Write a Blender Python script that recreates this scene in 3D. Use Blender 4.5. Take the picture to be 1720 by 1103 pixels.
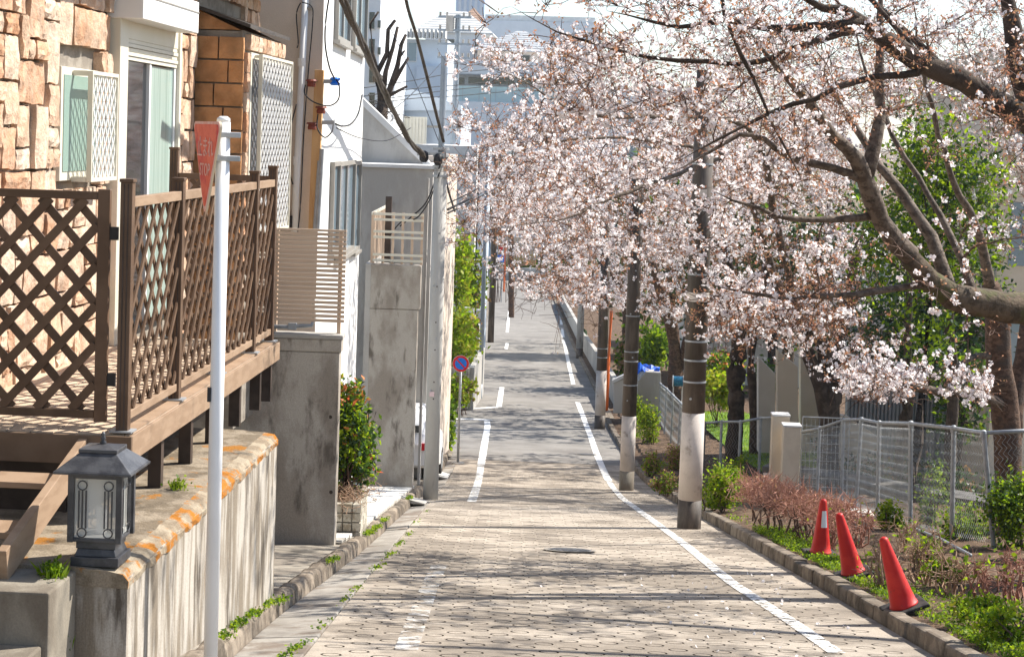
import bpy, math, random
import numpy as np
from mathutils import Vector, Matrix
random.seed(11)
rng = np.random.default_rng(11)
for o in list(bpy.data.objects):
    bpy.data.objects.remove(o)
SC = bpy.context.scene
COL = SC.collection
R = math.radians

# ------------------------------------------------------------------ camera
FPX, IW, IH = 3000.0, 1720.0, 1103.0
SHIFT = 156.0
CX, CY = IW / 2, IH / 2 - SHIFT
ROLL = R(1.9)
_x0 = 140 * math.cos(ROLL) - 160 * math.sin(ROLL)
_y0 = 140 * math.sin(ROLL) + 160 * math.cos(ROLL)
PITCH = math.atan(_y0 / FPX)
YAW = math.atan(_x0 / FPX * math.cos(PITCH))
RC = Matrix.Rotation(YAW, 3, 'Z') @ Matrix.Rotation(math.pi / 2 - PITCH, 3, 'X') @ Matrix.Rotation(ROLL, 3, 'Z')
cam_data = bpy.data.cameras.new('camera')
cam_data.sensor_width = 36.0
cam_data.lens = FPX / IW * 36.0
cam_data.shift_y = -SHIFT / IW
cam_data.clip_end = 6000
cam = bpy.data.objects.new('camera', cam_data)
COL.objects.link(cam)
cam.matrix_world = RC.to_4x4()
SC.camera = cam

# ------------------------------------------------------------------ sky, sun, exposure
SUN_EL = R(47)
SUN_AZ = math.atan2(0.877, 0.48)
w = bpy.data.worlds.new('World')
SC.world = w
w.use_nodes = True
nt = w.node_tree
bg = nt.nodes['Background']
sky = nt.nodes.new('ShaderNodeTexSky')
sky.sky_type = 'NISHITA'
sky.sun_disc = False
sky.sun_elevation = SUN_EL
sky.sun_rotation = SUN_AZ
sky.air_density = 1.0
sky.dust_density = 0.6
nt.links.new(sky.outputs[0], bg.inputs[0])
bg.inputs[1].default_value = 0.108
sun_d = bpy.data.lights.new('sun', 'SUN')
sun_d.energy = 5.0
sun_d.angle = R(0.53)
sun_d.color = (1.0, 0.95, 0.87)
sun = bpy.data.objects.new('sun', sun_d)
COL.objects.link(sun)
TO_SUN = Vector((math.sin(SUN_AZ) * math.cos(SUN_EL), math.cos(SUN_AZ) * math.cos(SUN_EL), math.sin(SUN_EL)))
sun.rotation_euler = TO_SUN.to_track_quat('Z', 'Y').to_euler()
SC.view_settings.view_transform = 'Standard'
SC.view_settings.look = 'None'
SC.view_settings.exposure = 0.95
SC.view_settings.gamma = 1.0
SC.cycles.max_bounces = 8
SC.cycles.transparent_max_bounces = 12
SC.cycles.use_denoising = True

# ------------------------------------------------------------------ projection helpers (pixel of the photo -> point at its real distance)
def ray(u, v):
    return RC @ Vector(((u - CX) / FPX, -(v - CY) / FPX, -1.0))
def at(u, v, Y):
    r = ray(u, v)
    return r * (Y / r.y)
RCI = np.array(RC.inverted())
def project(P):
    c = np.asarray(P, float) @ RCI.T
    return np.stack([CX + FPX * c[..., 0] / -c[..., 2], CY - FPX * c[..., 1] / -c[..., 2]], -1)

_GY = [-40, -10, 0, 12, 26, 40, 48, 56, 70, 90, 105, 140, 176, 190, 230]
_GZ = [1.0, -0.9, -1.7, -3.5, -5.6, -7.72, -8.5, -9.05, -9.85, -11.0, -11.85, -13.5, -15.0, -15.3, -15.6]
_gyy = np.arange(-40, 230.01, 0.5)
_gzz = np.interp(_gyy, _GY, _GZ)
for _ in range(3):
    _k = np.ones(9) / 9
    _gzz = np.convolve(np.pad(_gzz, 4, mode='edge'), _k, 'valid')
def gz(y):
    return float(np.interp(y, _gyy, _gzz))
def g(u, v, dz=0.0):
    r = ray(u, v)
    lo, hi = 3.0, 228.0
    for _ in range(50):
        m = (lo + hi) / 2
        p = r * (m / r.y)
        if p.z > gz(m) + dz: lo = m
        else: hi = m
    return r * (lo / r.y)
SK = 0.043                                   # the street runs along (-SK, 1)
def st(xp, y, dz=0.0):                        # street coordinates -> world
    return Vector((xp - SK * y, y, gz(y) + dz))

# ------------------------------------------------------------------ mesh helpers
ORG = {}
class MB:
    def __init__(self, M=None):
        self.v, self.f, self.mi, self.M, self.cur = [], [], [], M, 0
    def add(self, vs, fs):
        b = len(self.v)
        if self.M is not None:
            vs = [self.M @ Vector(p) for p in vs]
        self.v += [tuple(p) for p in vs]
        self.f += [tuple(i + b for i in f) for f in fs]
        self.mi += [self.cur] * len(fs)
        return self
    def box(self, x0, x1, y0, y1, z0, z1):
        return self.add([(x0,y0,z0),(x1,y0,z0),(x1,y1,z0),(x0,y1,z0),(x0,y0,z1),(x1,y0,z1),(x1,y1,z1),(x0,y1,z1)],
                 [(0,3,2,1),(4,5,6,7),(0,1,5,4),(1,2,6,5),(2,3,7,6),(3,0,4,7)])
    def hexa(self, b, t):                     # 4 bottom + 4 top points
        return self.add(list(b) + list(t), [(0,3,2,1),(4,5,6,7),(0,1,5,4),(1,2,6,5),(2,3,7,6),(3,0,4,7)])
    def bar(self, p, q, w, h, up=(0,0,1)):
        p, q, up = Vector(p), Vector(q), Vector(up)
        d = (q - p).normalized()
        s = d.cross(up)
        if s.length < 1e-4: s = d.cross(Vector((1,0,0)))
        s.normalize(); n = s.cross(d).normalized()
        s *= w / 2; n *= h / 2
        return self.hexa([p-s-n, p+s-n, q+s-n, q-s-n], [p-s+n, p+s+n, q+s+n, q-s+n])
    def tube(self, pts, rad, n=8, cap=True):
        pts = [Vector(p) for p in pts]
        if not hasattr(rad, '__len__'): rad = [rad] * len(pts)
        vs, fs = [], []
        up = Vector((0,0,1))
        for i, p in enumerate(pts):
            d = (pts[min(i+1, len(pts)-1)] - pts[max(i-1, 0)]).normalized()
            s = d.cross(up)
            if s.length < 0.05: s = d.cross(Vector((1,0,0)))
            s.normalize(); t = s.cross(d)
            for k in range(n):
                a = 2*math.pi*k/n
                vs.append(p + (s*math.cos(a) + t*math.sin(a)) * rad[i])
        for i in range(len(pts)-1):
            for k in range(n):
                k2 = (k+1) % n
                fs.append((i*n+k, i*n+k2, (i+1)*n+k2, (i+1)*n+k))
        if cap:
            fs.append(tuple(range(n))[::-1]); fs.append(tuple((len(pts)-1)*n+k for k in range(n)))
        return self.add(vs, fs)
    def prism(self, poly, ext):
        n = len(poly); e = Vector(ext)
        vs = [Vector(p) for p in poly]; vs += [p + e for p in vs]
        return self.add(vs, [tuple(range(n))[::-1], tuple(range(n, 2*n))] + [(i, (i+1)%n, n+(i+1)%n, n+i) for i in range(n)])
    def lathe(self, prof, c=(0,0,0), n=20):
        c = Vector(c); vs, fs = [], []
        for r, z in prof:
            for k in range(n):
                a = 2*math.pi*k/n
                vs.append(c + Vector((r*math.cos(a), r*math.sin(a), z)))
        for i in range(len(prof)-1):
            for k in range(n):
                k2 = (k+1) % n
                fs.append((i*n+k, i*n+k2, (i+1)*n+k2, (i+1)*n+k))
        fs.append(tuple(range(n))[::-1]); fs.append(tuple((len(prof)-1)*n+k for k in range(n)))
        return self.add(vs, fs)
    def strip(self, a, b):                    # ribbon between two polylines
        vs = list(a) + list(b); n = len(a)
        return self.add(vs, [(i, i+1, n+i+1, n+i) for i in range(n-1)])
    def build(self, name, mat, parent=None, bevel=0, smooth=False, loc=None):
        me = bpy.data.meshes.new(name)
        off = ORG.get(parent.name, Vector()) if parent is not None else (Vector(loc) if loc is not None else Vector())
        me.from_pydata([(p[0]-off.x, p[1]-off.y, p[2]-off.z) for p in self.v], [], self.f)
        mats = mat if isinstance(mat, (list, tuple)) else [mat]
        for m in mats: me.materials.append(m)
        if len(mats) > 1: me.polygons.foreach_set('material_index', self.mi)
        if smooth: me.shade_smooth()
        me.update()
        o = bpy.data.objects.new(name, me); COL.objects.link(o)
        if parent is not None:
            o.parent = parent; ORG[o.name] = off
        else:
            o.location = off; ORG[o.name] = off
        if bevel:
            md = o.modifiers.new('edge', 'BEVEL'); md.width = bevel; md.segments = 2; md.limit_method = 'ANGLE'
        return o
def mesh_np(name, V, Fc, mat, parent=None, mi=None, smooth=False):
    V = np.asarray(V, np.float64); Fc = np.asarray(Fc, np.int32)
    off = ORG.get(parent.name, Vector()) if parent is not None else Vector()
    V = V - np.array(off)
    k = Fc.shape[1]
    me = bpy.data.meshes.new(name)
    me.vertices.add(len(V)); me.vertices.foreach_set('co', V.astype(np.float32).ravel())
    me.loops.add(Fc.size); me.loops.foreach_set('vertex_index', Fc.ravel())
    me.polygons.add(len(Fc)); me.polygons.foreach_set('loop_start', np.arange(0, Fc.size, k, dtype=np.int32))
    mats = mat if isinstance(mat, (list, tuple)) else [mat]
    for m in mats: me.materials.append(m)
    if mi is not None: me.polygons.foreach_set('material_index', np.asarray(mi, np.int32))
    me.update(calc_edges=True); me.validate()
    if smooth: me.shade_smooth()
    o = bpy.data.objects.new(name, me); COL.objects.link(o)
    if parent is not None: o.parent = parent
    ORG[o.name] = off
    return o
def tag(o, label=None, cat=None, group=None, kind=None):
    if label: o['label'] = label
    if cat: o['category'] = cat
    if group: o['group'] = group
    if kind: o['kind'] = kind
    return o
def thing(name, loc, label=None, cat=None, group=None, kind=None):
    o = bpy.data.objects.new(name, None); COL.objects.link(o)
    o.location = loc; o.empty_display_size = 0.2
    ORG[o.name] = Vector(loc)
    return tag(o, label, cat, group, kind)
def link_piece(name, me, loc, parent, scale=(1,1,1), rot=(0,0,0)):
    o = bpy.data.objects.new(name, me); COL.objects.link(o)
    o.parent = parent
    o.location = Vector(loc) - (ORG.get(parent.name, Vector()) if parent is not None else Vector())
    o.scale = scale; o.rotation_euler = rot
    return o

# ------------------------------------------------------------------ materials
def pm(name, c1, c2=None, sc=3.0, rough=0.8, bump=0.0, bsc=60.0, stretch=(1,1,1), c3=None, sc3=0.7, lo3=0.50, hi3=0.62,
       rand=0.0, spec=0.3, metal=0.0, transl=0.0, stretch3=None, grain=0.0, bdist=0.01, lo=0.42, hi=0.58):
    m = bpy.data.materials.new(name); m.use_nodes = True
    N, L = m.node_tree.nodes, m.node_tree.links
    b = N['Principled BSDF']; out = N['Material Output']
    b.inputs['Roughness'].default_value = rough
    b.inputs['Metallic'].default_value = metal
    b.inputs['Specular IOR Level'].default_value = spec
    geo = N.new('ShaderNodeNewGeometry')
    def mapped(s):
        mp = N.new('ShaderNodeMapping'); mp.inputs['Scale'].default_value = s
        L.new(geo.outputs['Position'], mp.inputs['Vector']); return mp.outputs[0]
    def noise(vec, scale, detail=6, rgh=0.6):
        n = N.new('ShaderNodeTexNoise'); n.inputs['Scale'].default_value = scale
        n.inputs['Detail'].default_value = detail; n.inputs['Roughness'].default_value = rgh
        L.new(vec, n.inputs['Vector']); return n.outputs['Fac']
    def rampf(fac, a, bb):
        r = N.new('ShaderNodeMapRange'); r.inputs['From Min'].default_value = a; r.inputs['From Max'].default_value = bb
        r.interpolation_type = 'SMOOTHSTEP'
        L.new(fac, r.inputs['Value']); return r.outputs[0]
    def mix(fac, a, bb, mode='MIX'):
        x = N.new('ShaderNodeMix'); x.data_type = 'RGBA'; x.blend_type = mode
        if hasattr(fac, 'links'): L.new(fac, x.inputs['Factor'])
        else: x.inputs['Factor'].default_value = fac
        for s, val in ((6, a), (7, bb)):
            if hasattr(val, 'links'): L.new(val, x.inputs[s])
            else: x.inputs[s].default_value = (*val, 1)
        return x.outputs[2]
    vec = mapped(stretch)
    col = None
    if c2 is not None:
        col = mix(rampf(noise(vec, sc), lo, hi), c1, c2)
    else:
        col = mix(0.0, c1, c1)
    if c3 is not None:
        col = mix(rampf(noise(mapped(stretch3 or stretch), sc3, 8, 0.65), lo3, hi3), col, c3)
    if grain:
        n = N.new('ShaderNodeMapRange'); n.inputs['To Min'].default_value = 1 - grain; n.inputs['To Max'].default_value = 1 + grain
        n.inputs['From Min'].default_value = 0.3; n.inputs['From Max'].default_value = 0.7
        L.new(noise(mapped((1,1,1)), 90, 3), n.inputs['Value'])
        cmb = N.new('ShaderNodeVectorMath'); cmb.operation = 'SCALE'
        L.new(col, cmb.inputs[0]); L.new(n.outputs[0], cmb.inputs['Scale']); col = cmb.outputs[0]
    if rand:
        oi = N.new('ShaderNodeObjectInfo')
        n = N.new('ShaderNodeMapRange'); n.inputs['To Min'].default_value = 1 - rand; n.inputs['To Max'].default_value = 1 + rand
        L.new(oi.outputs['Random'], n.inputs['Value'])
        cmb = N.new('ShaderNodeVectorMath'); cmb.operation = 'SCALE'
        L.new(col, cmb.inputs[0]); L.new(n.outputs[0], cmb.inputs['Scale']); col = cmb.outputs[0]
    L.new(col, b.inputs['Base Color'])
    if bump:
        bp = N.new('ShaderNodeBump'); bp.inputs['Strength'].default_value = bump; bp.inputs['Distance'].default_value = bdist
        L.new(noise(vec, bsc, 5), bp.inputs['Height']); L.new(bp.outputs[0], b.inputs['Normal'])
    if transl:
        t = N.new('ShaderNodeBsdfTranslucent'); L.new(col, t.inputs['Color'])
        ms = N.new('ShaderNodeMixShader'); ms.inputs[0].default_value = transl
        L.new(b.outputs[0], ms.inputs[1]); L.new(t.outputs[0], ms.inputs[2]); L.new(ms.outputs[0], out.inputs['Surface'])
    return m
def leafmat(name, c1, c2, transl=0.45, rough=0.55, sc=6.0, spec=0.25):
    return pm(name, c1, c2, sc=sc, rough=rough, transl=transl, spec=spec, lo=0.4, hi=0.6)
def stonemat(name, cols, dirt=0.5, bump=0.9):
    m = pm(name, cols[0], cols[1], sc=9, rough=0.9, bump=bump, bsc=26, spec=0.15, bdist=0.02)
    N, L = m.node_tree.nodes, m.node_tree.links
    b = N['Principled BSDF']; src = b.inputs['Base Color'].links[0].from_socket
    oi = N.new('ShaderNodeObjectInfo'); rp = N.new('ShaderNodeValToRGB')
    cr = rp.color_ramp
    while len(cr.elements) < len(cols): cr.elements.new(0.5)
    for i, c in enumerate(cols):
        cr.elements[i].position = i / (len(cols) - 1); cr.elements[i].color = (*c, 1)
    L.new(oi.outputs['Random'], rp.inputs[0])
    x = N.new('ShaderNodeMix'); x.data_type = 'RGBA'; x.inputs['Factor'].default_value = 0.68
    L.new(src, x.inputs[6]); L.new(rp.outputs[0], x.inputs[7])
    geo = N.new('ShaderNodeNewGeometry'); nn = N.new('ShaderNodeTexNoise'); nn.inputs['Scale'].default_value = 5; nn.inputs['Detail'].default_value = 8
    L.new(geo.outputs['Position'], nn.inputs['Vector'])
    mr = N.new('ShaderNodeMapRange'); mr.inputs['From Min'].default_value = 0.35; mr.inputs['From Max'].default_value = 0.7
    mr.inputs['To Min'].default_value = 1.1; mr.inputs['To Max'].default_value = 1 - dirt
    L.new(nn.outputs['Fac'], mr.inputs['Value'])
    s = N.new('ShaderNodeVectorMath'); s.operation = 'SCALE'
    L.new(x.outputs[2], s.inputs[0]); L.new(mr.outputs[0], s.inputs['Scale'])
    L.new(s.outputs[0], b.inputs['Base Color'])
    return m
def glassmat(name, col, rough=0.05):
    m = pm(name, col, rough=rough, spec=0.8)
    return m
M = {}
M['asphalt'] = pm('asphalt', (.195,.18,.16), (.235,.217,.195), sc=1.2, rough=.9, bump=.3, bsc=120, c3=(.165,.15,.135), sc3=.5, grain=.18)
M['ringcon'] = pm('slope_concrete', (.225,.188,.148), (.365,.312,.252), sc=.8, rough=.88, bump=.6, bsc=50, c3=(.165,.138,.11), sc3=2.4, grain=.25, lo3=.50, hi3=.68)
M['groove'] = pm('groove_dirt_shade', (.05,.038,.028), (.11,.088,.066), sc=4, rough=1)  # dirt, plus the shade inside the ring grooves put into the colour
M['kerb'] = pm('kerb_concrete', (.155,.122,.09), (.245,.2,.152), sc=5, rough=.9, bump=.7, bsc=50, c3=(.085,.068,.05), sc3=2.4, rand=.16, grain=.15)
M['gutter'] = pm('gutter_concrete', (.235,.21,.18), (.31,.283,.245), sc=2, rough=.9, bump=.3, bsc=60, c3=(.17,.135,.105), sc3=1.5, rand=.07, grain=.08)
M['apron'] = pm('apron_concrete', (.21,.18,.145), (.30,.265,.215), sc=2, rough=.92, bump=.4, bsc=60, c3=(.17,.15,.12), sc3=1.7, grain=.1)
M['ground'] = pm('earth', (.16,.12,.08), (.22,.17,.11), sc=1.5, rough=1, bump=.5, bsc=20)
M['soil'] = pm('soil', (.065,.038,.022), (.14,.088,.052), sc=4, rough=1, bump=1.0, bsc=24, c3=(.25,.17,.11), sc3=9, lo3=.58, hi3=.64, bdist=.04, grain=.2)
M['paint'] = pm('road_paint', (.78,.77,.74), (.68,.66,.62), sc=5, rough=.7, grain=.06)
M['con_streak'] = pm('streaked_concrete', (.215,.177,.132), (.43,.39,.335), sc=4.5, rough=.9, bump=.5, bsc=50, stretch=(1.5,1.5,.22), c3=(.09,.072,.054), sc3=3.0, lo3=.51, hi3=.66, grain=.16, stretch3=(1.5,1.5,.3))
M['con_dark'] = pm('weathered_concrete', (.15,.125,.095), (.24,.21,.165), sc=2.2, rough=.92, bump=.4, bsc=60, stretch=(1,1,.45), c3=(.055,.05,.032), sc3=1.4, lo3=.56, hi3=.72, grain=.1)
M['con_wall2'] = pm('stained_wall_concrete', (.29,.25,.205), (.43,.39,.335), sc=1.6, rough=.92, bump=.5, bsc=50, stretch=(1,1,.5), c3=(.14,.118,.095), sc3=2.4, lo3=.52, hi3=.68, stretch3=(1.8,1.8,.55), grain=.16)
M['con_mid'] = pm('smooth_concrete', (.34,.32,.29), (.44,.42,.385), sc=1.3, rough=.85, bump=.25, bsc=40, stretch=(1,1,.35), c3=(.21,.185,.155), sc3=1.5, grain=.07, lo3=.55, hi3=.75)
M['con_light'] = pm('pale_concrete', (.55,.54,.52), (.64,.63,.61), sc=1.0, rough=.85, bump=.2, bsc=30, grain=.05)
M['lichen'] = pm('lichen_edge', (.22,.17,.115), (.32,.265,.19), sc=6, rough=1, bump=.8, bsc=40, c3=(.33,.125,.014), sc3=3.4, lo3=.50, hi3=.57, grain=.15)
M['lichen2'] = pm('coping_dirt', (.165,.128,.086), (.265,.215,.155), sc=5, rough=1, bump=.8, bsc=40, c3=(.30,.125,.018), sc3=2.6, lo3=.57, hi3=.63, grain=.2)
M['stone'] = stonemat('facing_stone', [(.56,.30,.17),(.66,.50,.37),(.46,.24,.13),(.72,.60,.48),(.58,.38,.25),(.70,.58,.46),(.52,.30,.18),(.66,.53,.42)], dirt=.38)
M['stone_dark'] = stonemat('bay_stone_shaded', [(.50,.24,.10),(.56,.31,.15),(.46,.22,.09),(.52,.27,.12)], dirt=.45, bump=.6)  # orange blocks, darkened in colour for the shaded side of the bay
M['mortar'] = pm('mortar', (.22,.19,.155), (.30,.265,.22), sc=6, rough=1, bump=.6, bsc=60)
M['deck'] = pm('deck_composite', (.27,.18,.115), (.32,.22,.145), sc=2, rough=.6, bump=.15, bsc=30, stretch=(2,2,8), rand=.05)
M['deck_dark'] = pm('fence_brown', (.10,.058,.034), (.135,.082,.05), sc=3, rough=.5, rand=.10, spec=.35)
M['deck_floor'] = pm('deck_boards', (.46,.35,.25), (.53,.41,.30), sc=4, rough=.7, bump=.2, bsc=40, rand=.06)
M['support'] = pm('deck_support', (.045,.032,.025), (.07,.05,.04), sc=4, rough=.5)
M['cream'] = pm('cream_aluminium', (.66,.62,.50), (.69,.65,.54), sc=2, rough=.4, spec=.4)
M['white'] = pm('white_paint', (.76,.755,.73), (.80,.795,.775), sc=2, rough=.45, spec=.4)
M['whiterust'] = pm('white_pole_paint', (.76,.77,.78), (.80,.81,.82), sc=2, rough=.35, spec=.5, c3=(.50,.42,.34), sc3=9, lo3=.68, hi3=.74)
M['glass_dark'] = glassmat('dark_glass', (.02,.022,.025))
M['glass_green'] = glassmat('frosted_glass', (.24,.35,.30), .25)
M['glass_blue'] = glassmat('window_glass', (.20,.27,.32), .1)
M['frame_grey'] = pm('window_frame_grey', (.27,.25,.22), (.30,.28,.25), rough=.45)
M['black'] = pm('black_plastic', (.018,.018,.02), (.03,.03,.032), rough=.5)
M['rubber'] = pm('cone_base_rubber', (.02,.018,.018), (.05,.045,.04), sc=12, rough=.85)
M['lantern'] = pm('lantern_metal', (.036,.036,.04), (.068,.068,.072), sc=8, rough=.45, bump=.2, bsc=60, c3=(.13,.135,.14), sc3=5, lo3=.6, hi3=.75, spec=.5)
M['lglass'] = pm('lantern_glass', (.50,.50,.46), (.58,.57,.53), sc=8, rough=.25, transl=.4)
M['red'] = pm('sign_red', (.62,.02,.03), rough=.4)
M['faded'] = pm('faded_red', (.74,.11,.065), (.82,.17,.11), sc=9, rough=.55, c3=(.6,.05,.06), sc3=4)
M['fadedwhite'] = pm('faded_lettering', (.80,.42,.36), (.82,.55,.5), sc=20, rough=.6)
M['signblue'] = pm('sign_blue', (.015,.20,.80), rough=.4)
M['conered'] = pm('cone_plastic', (.50,.010,.007), (.57,.022,.014), sc=5, rough=.5, spec=.35, c3=(.22,.02,.014), sc3=16, lo3=.60, hi3=.68)
M['orange'] = pm('orange_paint', (.80,.16,.03), rough=.4)
M['beige'] = pm('beige_render', (.58,.495,.41), (.62,.53,.445), sc=1.2, rough=.95, bump=.5, bsc=90, grain=.06)
M['whitewall'] = pm('white_render', (.76,.745,.71), (.80,.79,.76), sc=1.2, rough=.9, bump=.15, bsc=50, grain=.02)
M['louvre'] = pm('louvre_beige', (.56,.415,.30), (.60,.45,.33), sc=3, rough=.6, rand=.05)
M['galv'] = pm('galvanised', (.30,.315,.325), (.37,.385,.395), sc=8, rough=.5, metal=.3, spec=.4, grain=.06)
M['wire'] = pm('wire_grey', (.34,.35,.35), (.40,.41,.41), rough=.5, metal=.3)
M['pole'] = pm('pole_concrete', (.40,.39,.365), (.48,.47,.445), sc=2, rough=.85, bump=.25, bsc=70, stretch=(1,1,.25), c3=(.27,.25,.22), sc3=2, grain=.06)
M['polebrown'] = pm('pole_brown', (.07,.053,.04), (.12,.095,.075), sc=4, rough=.6, bump=.15, bsc=70, stretch=(1,1,.2), spec=.35, c3=(.042,.032,.024), sc3=3, lo3=.5, hi3=.64, grain=.1)
M['poleband'] = pm('pole_band', (.52,.455,.40), (.58,.51,.45), sc=3, rough=.7, c3=(.27,.22,.18), sc3=3.2, lo3=.56, hi3=.70, grain=.08)
M['polesteel'] = pm('pole_steel', (.24,.28,.32), (.29,.33,.37), sc=2, rough=.5, metal=.2)
M['wood'] = pm('weathered_wood', (.52,.30,.13), (.60,.38,.18), sc=6, rough=.8, stretch=(3,3,.3))
M['brownmetal'] = pm('rust_brown', (.20,.05,.03), rough=.6)
M['cable'] = pm('cable_black', (.016,.016,.018), rough=.6)
M['bundle'] = pm('cable_wrap', (.045,.036,.028), (.085,.07,.055), sc=20, rough=.8)
M['granite'] = pm('granite_cube', (.42,.385,.31), (.54,.50,.42), sc=14, rough=.9, bump=.8, bsc=50, c3=(.26,.22,.16), sc3=7, rand=.1, grain=.15)
M['tile'] = pm('paving_tile', (.62,.60,.555), (.70,.68,.635), sc=3, rough=.8, rand=.08, c3=(.45,.41,.35), sc3=2.2)
M['tilejoint'] = pm('paving_joint', (.20,.175,.14), (.27,.24,.2), sc=6, rough=1)
M['bark'] = pm('cherry_bark', (.07,.038,.024), (.14,.082,.052), sc=11, rough=.85, bump=1.0, bsc=30, stretch=(1,1,1.5), c3=(.065,.045,.034), sc3=3, bdist=.02, spec=.3)
M['barkgrey'] = pm('cherry_bark_grey', (.085,.06,.043), (.165,.125,.093), sc=12, rough=.8, bump=1.0, bsc=26, stretch=(1,1,1.25), c3=(.05,.04,.03), sc3=9, lo3=.56, hi3=.63, bdist=.015, spec=.3)
M['barkmoss'] = pm('mossy_bark', (.07,.05,.032), (.145,.105,.07), sc=7, rough=.9, bump=1.0, bsc=18, c3=(.085,.085,.03), sc3=2.5, lo3=.5, hi3=.62, bdist=.02)
M['barkdark'] = pm('dark_bark', (.045,.033,.025), (.085,.063,.048), sc=6, rough=.95, bump=1, bsc=25, bdist=.02)
M['twig'] = pm('twig', (.075,.043,.031), (.15,.092,.066), sc=5, rough=.8)
M['twigdry'] = pm('dry_twig', (.30,.19,.12), (.42,.28,.19), sc=9, rough=.9)
M['twigred'] = pm('hedge_twig', (.36,.175,.125), (.48,.26,.19), sc=9, rough=.9, transl=.2)
M['petal'] = leafmat('petal', (.90,.85,.845), (.95,.925,.92), transl=.5, rough=.7, sc=9)
M['petal2'] = leafmat('petal_pink', (.86,.75,.73), (.90,.83,.82), transl=.5, rough=.7, sc=9)
M['bud'] = leafmat('young_cherry_leaf', (.43,.19,.115), (.57,.30,.175), transl=.45, sc=11)
M['leaf'] = leafmat('leaf_green', (.06,.125,.012), (.12,.20,.018), transl=.5)
M['leaf_bright'] = leafmat('leaf_spring', (.22,.35,.010), (.33,.43,.016), transl=.62)
M['leaf_yellow'] = leafmat('leaf_yellow', (.40,.38,.03), (.32,.36,.03), transl=.5)
M['leaf_dark'] = leafmat('leaf_evergreen', (.02,.055,.014), (.045,.10,.02), transl=.25, rough=.4, spec=.5)
M['leaf_red'] = leafmat('leaf_photinia', (.60,.13,.05), (.68,.26,.08), transl=.4)
M['leaf_brown'] = leafmat('leaf_brown', (.30,.17,.08), (.40,.24,.12), transl=.3)
M['grass'] = leafmat('grass_blade', (.17,.28,.014), (.28,.38,.025), transl=.55)

def clear_glass(name, col, a):
    m = pm(name, col, rough=.15, spec=.6); N, L = m.node_tree.nodes, m.node_tree.links
    t = N.new('ShaderNodeBsdfTransparent'); ms = N.new('ShaderNodeMixShader'); ms.inputs[0].default_value = a
    L.new(t.outputs[0], ms.inputs[1]); L.new(N['Principled BSDF'].outputs[0], ms.inputs[2]); L.new(ms.outputs[0], N['Material Output'].inputs['Surface'])
    return m
M['lglass'] = clear_glass('lantern_glass_pane', (.80,.80,.75), .5)
# ================================================================== GROUND, ROAD, KERBS
def worn(name, thr, nsc=9, soft=.04):
    m = pm(name, (.78,.77,.74), (.66,.64,.6), sc=5, rough=.7, grain=.06)
    N, L = m.node_tree.nodes, m.node_tree.links
    geo = N.new('ShaderNodeNewGeometry'); n = N.new('ShaderNodeTexNoise'); n.inputs['Scale'].default_value = nsc; n.inputs['Detail'].default_value = 8
    n.inputs['Roughness'].default_value = .75
    L.new(geo.outputs['Position'], n.inputs['Vector'])
    r = N.new('ShaderNodeMapRange'); r.inputs['From Min'].default_value = thr - soft; r.inputs['From Max'].default_value = thr + soft
    L.new(n.outputs['Fac'], r.inputs['Value'])
    t = N.new('ShaderNodeBsdfTransparent'); ms = N.new('ShaderNodeMixShader')
    L.new(r.outputs[0], ms.inputs[0]); L.new(t.outputs[0], ms.inputs[1]); L.new(N['Principled BSDF'].outputs[0], ms.inputs[2])
    L.new(ms.outputs[0], N['Material Output'].inputs['Surface'])
    return m
M['paint_worn'] = worn('worn_paint', .475, 11, .06)
M['paint_gone'] = worn('nearly_gone_paint', .56, 3.5, .09)

def hill(y):
    if y < 190: return gz(y) - 0.08
    return float(np.interp(y, [190, 205, 250, 330, 500, 900, 2500], [-15.4, -14.5, -9.0, -3.5, -1.0, -1.0, -1.0]))
ys = list(np.arange(-40, 190, 3.0)) + [190, 200, 215, 235, 260, 300, 360, 450, 600, 900, 2500]
xs = [-1500, -300, -120, -60, -30, -15, -8, 0, 8, 15, 30, 60, 120, 300, 1500]
V, Fc = [], []
for y in ys:
    for x in xs:
        V.append((x, y, hill(y)))
nx = len(xs)
for i in range(len(ys)-1):
    for j in range(nx-1):
        Fc.append((i*nx+j, i*nx+j+1, (i+1)*nx+j+1, (i+1)*nx+j))
tag(mesh_np('ground', V, Fc, M['ground']), 'bare earth ground sheet under the street and the hill beyond', 'ground', kind='structure')

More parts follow.
